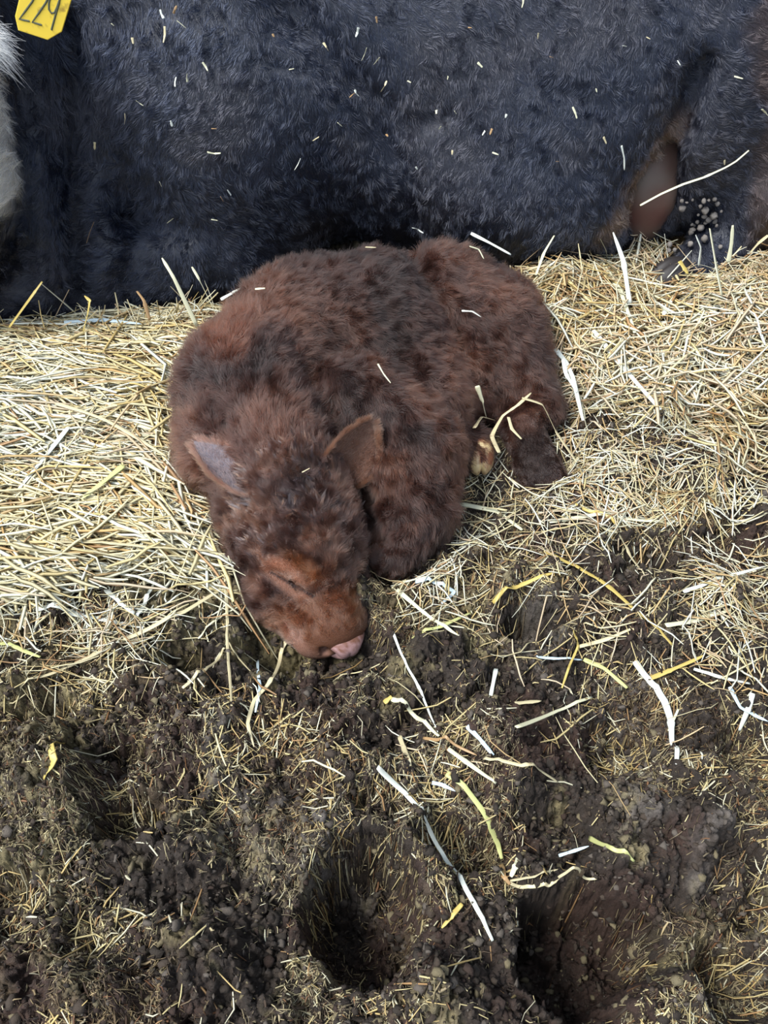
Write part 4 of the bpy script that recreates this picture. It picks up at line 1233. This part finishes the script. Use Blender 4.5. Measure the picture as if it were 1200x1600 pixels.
ST = [
 ([(590,1200),(632,1240),(690,1335),(740,1410),(770,1470)], 10, 'white', 'longest pale straw stalk, slanting over the dung in the lower middle'),
 ([(698,1208),(722,1225),(757,1270),(778,1320),(784,1342)], 11, 'green', 'bent yellow-green straw stalk curving down beside the longest pale one'),
 ([(675,1223),(690,1226),(712,1236)], 7, 'cool', 'short whitish straw crossing the top of the bent yellow-green stalk'),
 ([(783,1350),(787,1368),(797,1382)], 9, 'tan', 'short tan stub of straw under the bent yellow-green stalk'),
 ([(797,1380),(825,1392),(850,1398),(868,1382),(895,1373),(930,1378)], 6, 'cream', 'kinked thin straw running right from the tan stub'),
 ([(797,1376),(835,1370),(872,1358)], 5, 'cream', 'straight thin straw lying just above the kinked thin straw'),
 ([(812,1340),(798,1370)], 10, 'pale', 'short broad straw flake standing over the tan stub'),
 ([(920,1309),(955,1328),(991,1346)], 8, 'green', 'straight pale green straw piece right of the short bluish one'),
 ([(873,1337),(920,1322)], 6, 'cool', 'short bluish-white straw lying over the deep hoof hole'),
 ([(992,1033),(1012,1062),(1038,1095),(1048,1125),(1050,1165),(1056,1198)], 12, 'white', 'thick split white straw curving down right of centre'),
 ([(1060,1108),(1050,1130),(1044,1142)], 4, 'pale', 'small side leaf beside the thick split white straw'),
 ([(1012,1062),(1050,1046),(1100,1025)], 9, 'yellow', 'golden straw stalk meeting the top of the thick split white straw'),
 ([(730,1134),(750,1155),(771,1180)], 9, 'cool', 'bluish-white split straw pair below the calf, pointing down right'),
 ([(612,1092),(645,1118),(686,1150)], 9, 'pale', 'broad pale straw ending at the foot of the long thin white stalk'),
 ([(614,988),(632,1035),(650,1065),(668,1108),(684,1145)], 5, 'white', 'long thin white stalk falling away right below the calf nose'),
 ([(700,1170),(735,1195),(775,1224)], 9, 'pale', 'pale straw blade just left of the forked cream straw'),
 ([(755,1187),(790,1190),(815,1196),(845,1205),(872,1222)], 7, 'cream', 'cream forked straw bending down right in the middle of the dung'),
 ([(661,1153),(700,1160),(745,1180)], 6, 'tan', 'brownish straw lying above the pale blade'),
 ([(806,1137),(870,1112),(925,1089)], 8, 'pale', 'straight pale straw rising to the right, mid dung'),
 ([(775,1045),(765,1096)], 8, 'white', 'short upright white straw left of the straight rising one'),
 ([(805,1099),(846,1095)], 9, 'cream', 'short flat cream straw lying level above the rising one'),
 ([(624,1150),(633,1175),(641,1197)], 10, 'cream', 'short broad cream flake above the longest pale stalk'),
 ([(850,861),(898,885),(950,915),(987,948),(1020,975),(1050,1007)], 8, 'yellow', 'long golden-edged straw running down right over the dark hollow'),
 ([(937,820),(978,861),(1007,899)], 7, 'cream', 'cream straw slanting down right of the hind leg'),
 ([(858,815),(930,806),(990,812),(1050,818)], 8, 'pale', 'long pale straw lying level right of the hind leg'),
 ([(893,786),(930,804),(965,822)], 6, 'yellow', 'yellow straw crossing above the long level straw'),
 ([(1067,924),(1100,914),(1132,902),(1198,884)], 8, 'white', 'white straw reaching the right edge, topmost of that edge bunch'),
 ([(1040,977),(1085,970),(1142,953)], 10, 'pale', 'broad pale straw left of the bunch at the right edge'),
 ([(905,1010),(945,1000),(985,983)], 8, 'cream', 'cream straw lying above the green-tipped stalk'),
 ([(838,1027),(872,1029),(910,1031)], 6, 'cool', 'thin bluish straw level with the start of the green-tipped stalk'),
 ([(912,1030),(945,1045),(980,1075)], 9, 'green', 'green-tipped straw stalk ending beside the golden stalk'),
 ([(896,985),(903,1010),(890,1040),(878,1075)], 5, 'yellow', 'curved thin yellow straw crossing the cream straw'),
 ([(1140,1073),(1157,1105),(1180,1118),(1200,1127)], 7, 'cool', 'bluish kinked straw at the right edge'),
 ([(1176,1083),(1166,1115),(1155,1142)], 9, 'white', 'white straw standing across the bluish kinked one'),
 ([(1084,1045),(1125,1058),(1172,1068)], 7, 'white', 'white straw pointing right past the golden stalk'),
 ([(345,921),(287,956),(192,1002),(110,1040),(31,1075)], 9, 'cream', 'very long cream straw stretching from under the calf jaw to the left edge'),
 ([(345,921),(372,925),(397,940)], 9, 'cream', 'short cream straw bent under the calf jaw'),
 ([(353,908),(355,960),(357,1013),(362,1103)], 6, 'cream', 'long thin straw hanging straight down left of the calf muzzle'),
 ([(452,992),(440,1030),(425,1062),(397,1095),(387,1130),(397,1167)], 8, 'cream', 'curved hooked straw leading down from the calf muzzle'),
 ([(402,1032),(406,1072),(399,1113)], 7, 'cool', 'bluish straw left of the hooked one'),
 ([(310,1000),(330,975),(350,960),(372,948)], 5, 'pale', 'thin pale straw bridging the dark hollow left of the muzzle'),
 ([(285,1075),(318,1050),(345,1028),(354,1015)], 6, 'cream', 'cream straw rising to the long hanging one'),
 ([(57,952),(110,958),(153,967),(225,980)], 11, 'white', 'thick white straw lying at the lower edge of the left bank'),
 ([(165,921),(190,945),(214,965)], 9, 'white', 'left arm of the white V of straw on the left bank'),
 ([(214,965),(226,942),(240,912)], 9, 'white', 'right arm of the white V of straw on the left bank'),
 ([(0,1004),(30,1014),(63,1027)], 8, 'green', 'greenish straw poking in at the left edge below the bank'),
 ([(98,1163),(85,1188),(68,1217)], 12, 'yellow', 'thick golden straw stub on the dung at the left edge'),
 ([(722,1412),(690,1450)], 9, 'yellow', 'golden straw stub left of the tip of the longest pale stalk'),
 ([(646,1100)if 0 else (600,1098),(612,1088)], 11, 'yellow', 'tiny golden straw stub left of the thin white stalk'),
 ([(718,787),(773,798),(795,812),(816,828)], 9, 'pale', 'pale straw just below the yellow hoof, sloping right'),
 ([(620,921),(668,962),(717,996)], 8, 'pale', 'pale straw slanting right beside the calf muzzle'),
 ([(644,999),(690,978),(736,957)], 8, 'green', 'greenish straw crossing the slanting one beside the muzzle'),
 ([(649,909),(685,912),(710,925),(690,943)], 8, 'cool', 'bluish folded straw blade right of the muzzle'),
 ([(770,942),(812,915),(870,893)], 10, 'yellow', 'golden blade of straw under the hind leg litter'),
 ([(905,714),(880,745),(850,778)], 6, 'cream', 'thin straw arching down to the foot of the hind leg'),
 ([(107,667),(75,708),(30,763)], 11, 'white', 'broad whitish straw lying diagonally on the left bank'),
 ([(193,727),(165,750),(127,780)], 11, 'green', 'broad greenish straw blade in the middle of the left bank'),
 ([(87,630),(130,643),(167,657),(215,685),(260,713)], 7, 'cream', 'long cream straw running down to the calf ear side'),
 ([(80,846),(160,848),(230,853),(340,862)], 8, 'cream', 'long level cream straw reaching the calf cheek'),
 ([(100,503),(160,500),(222,506)], 9, 'cool', 'bluish-white straw along the top edge of the left bank'),
 ([(927,516),(976,577),(1032,640)], 10, 'white', 'long white straw slanting down the right bank'),
 ([(939,409),(969,454),(980,485),(992,520)], 8, 'pale', 'pale straw running down the right bank below the cow udder'),
 ([(836,391),(900,395),(969,400)], 8, 'pale', 'level pale straw along the top of the right bank'),
 ([(867,545),(884,565),(895,590),(911,657)], 9, 'white', 'whitish straw hanging beside the calf thigh'),
 ([(1046,470),(1037,492)], 11, 'white', 'small bright white straw chip on the right bank'),
 ([(1180,498),(1196,540)], 7, 'white', 'white straw chip at the right edge of the bank'),
]
for pts, wpx, cname, lab in ST:
    bank = pts[0][1] < 900 and (pts[0][0] < 360 or pts[0][0] > 830) and pts[0][1] < 890 and not (pts[0][1] > 700 and pts[0][0] > 700)
    stalk(pts, wpx * .85, cname, lab, z=.042 if bank else .011)
# stalks leaning up against the dark cow
UP = [
 ([(1000,321),(1033,303),(1067,288),(1100,277),(1133,262),(1150,252),(1170,235)], 5, 'pale', 'long fine straw rising in front of the cow hind leg', (1.42, 1.44)),
 ([(1128,462),(1118,410),(1109,357)], 8, 'pale', 'straight pale straw standing upright before the dung-balled hind leg', (1.33, 1.42)),
 ([(1092,415),(1095,387),(1087,367)], 7, 'white', 'short white-tipped straw left of the upright one at the hind leg', (1.40, 1.42)),
 ([(1138,410),(1143,380),(1145,352)], 6, 'pale', 'paired pale straw right of the upright one at the hind leg', (1.40, 1.42)),
 ([(1062,408),(1075,428)], 9, 'yellow', 'small golden husk beside the cow hind hoof', (1.40, 1.38)),
 ([(984,475),(974,408),(958,363)], 7, 'white', 'white straw standing up from the right bank under the udder', (1.34, 1.42)),
 ([(837,430),(850,395),(866,368)], 5, 'pale', 'thin straw standing at the left end of the right bank', (1.36, 1.42)),
 ([(1185,300),(1160,345),(1120,385)], 4, 'cream', 'fine straw leaning at the right edge near the cow rump', (1.42, 1.42)) if 0 else ([(1200,368),(1185,380),(1172,395)], 7, 'cream', 'cream straw poking in at the right edge by the cow', (1.42, 1.42)),
 ([(308,510),(272,435),(253,403)], 6, 'pale', 'tall straw spike on the left bank, left of the calf back', (1.28, 1.33)),
 ([(342,500),(312,438),(300,417)], 5, 'pale', 'second straw spike on the left bank, nearer the calf back', (1.28, 1.33)),
 ([(345,468),(368,455),(396,443)], 6, 'white', 'white straw pointing from the bank over the calf back', (1.24, 1.26)),
 ([(130,518),(137,490),(140,470),(132,462)], 6, 'yellow', 'small yellow seed head standing on the left bank', (1.27, 1.30)),
 ([(14,512),(48,465),(66,440)], 5, 'yellow', 'yellowish straw spike near the left edge', (1.27, 1.31)),
 ([(234,500),(225,470),(214,455)], 5, 'tan', 'tan straw spike between the seed head and the tall spike', (1.27, 1.31)),
]
for pts, wpx, cname, lab, y in UP:
    stalk(pts, wpx, cname, lab, y=y)
# stalks over the calf's hind leg and flank
OL = [
 ([(770,707),(780,680),(793,653),(810,640),(830,620)], 7, 'cream', 'straw lying over the top of the calf hock, left side'),
 ([(815,632),(840,640),(862,668),(892,724)], 7, 'cream', 'straw arching over the calf hock to the right'),
 ([(734,606),(742,625),(753,645)], 7, 'pale', 'short pale straw against the calf belly above the yellow hoof'),
 ([(729,668),(742,647),(779,648)], 6, 'cream', 'folded straw above the yellow hoof'),
 ([(800,656),(806,674),(819,691)], 6, 'cream', 'short cream straw stuck on the wet hind leg'),
 ([(870,566),(877,592),(891,616)], 6, 'white', 'white straw blade hanging at the edge of the calf thigh'),
 ([(645,367),(654,370),(663,376)], 5, 'white', 'white straw fleck on top of the calf back'),
 ([(733,376),(760,390),(792,408)], 6, 'white', 'straw lying over the calf rump'),
 ([(586,579),(594,594),(606,609)], 2.5, 'pale', 'thin curved straw in the middle of the calf back'),
 ([(720,487),(735,489),(749,498)], 4, 'white', 'pale straw fleck on the calf haunch'),
 ([(574,398),(588,399)], 4.5, 'cream', 'cream straw fleck near the top of the calf back'),
 ([(403,462),(417,460)], 4, 'pale', 'straw fleck on the calf shoulder'),
 ([(728,395),(742,400),(750,414)], 3, 'pale', 'curved straw wisp on the calf rump'),
 ([(470,740),(480,733)], 2, 'cream', 'tiny straw speck on the calf forehead'),
]
for pts, wpx, cname, lab in OL:
    stalk(pts, wpx, cname, lab, surf='calf')
# flecks caught in the cow's coat
FL = [(277,128,276,15),(295,122,265,13),(223,160,35,14),(200,183,92,15),(271,190,250,9),(335,198,0,8),(335,235,5,20),(151,224,95,12),(358,296,235,10),(347,306,60,9),
 (270,339,320,12),(336,337,10,10),(256,25,250,16),(276,18,290,14),(286,42,40,18),(259,57,95,24),(322,105,60,16),(146,362,285,36),(255,283,65,8),
 (515,68,60,15),(559,49,105,14),(571,82,110,20),(590,93,130,14),(602,131,115,17),(560,143,60,14),(546,151,145,14),(529,192,40,9),(492,212,150,12),(462,252,120,20),
 (733,44,0,6),(749,102,45,11),(714,173,50,6),(756,206,120,8),(767,204,110,10),(774,238,20,10),(708,236,95,7),(690,201,125,7),(588,32,80,10),
 (815,7,100,14),(840,57,95,9),(1056,96,60,9),(1152,119,20,12),(895,177,65,17),(942,217,65,11),(969,243,85,37),(869,250,0,5),(1190,173,50,15),(1129,248,90,7),(973,72,10,6),
 (610,207,60,5),(682,170,90,6),(640,125,30,6),(655,260,60,5),(425,60,70,6),(180,40,40,6),(212,66,80,10),(700,120,100,5),(860,90,20,5),(930,140,80,6),(1010,60,30,7),(790,180,110,6),(455,105,10,7)]
for (u, v, a, ln) in FL:
    ca, sa = math.cos(math.radians(a)) * ln / 2, math.sin(math.radians(a)) * ln / 2
    reg = ('on the cow neck and shoulder' if u < 240 else 'on the cow ribs left of the dark crease' if u < 500 and v > 110 else
           'high on the cow side by the dark crease' if u < 660 and v < 170 else 'low in the dark crease of the cow side' if u < 660 else
           'on the cow upper belly' if u < 860 and v < 150 else 'on the cow lower belly' if u < 1000 and v > 150 else 'near the cow thigh')
    mid = (u + sa * .12, v + ca * .1)
    stalk([(u - ca, v - sa), mid, (u + ca, v + sa)] if ln > 12 else [(u - ca, v - sa), (u + ca, v + sa)], 3.2 if ln < 30 else 2.6,
          ['pale', 'cream', 'white', 'tan'][_n[0] % 4 if _n[0] % 5 else 0], 'straw fleck caught in the black coat %s' % reg, surf='cow',
          cat='straw fleck', group='straw flecks %s' % reg, name='straw_fleck')
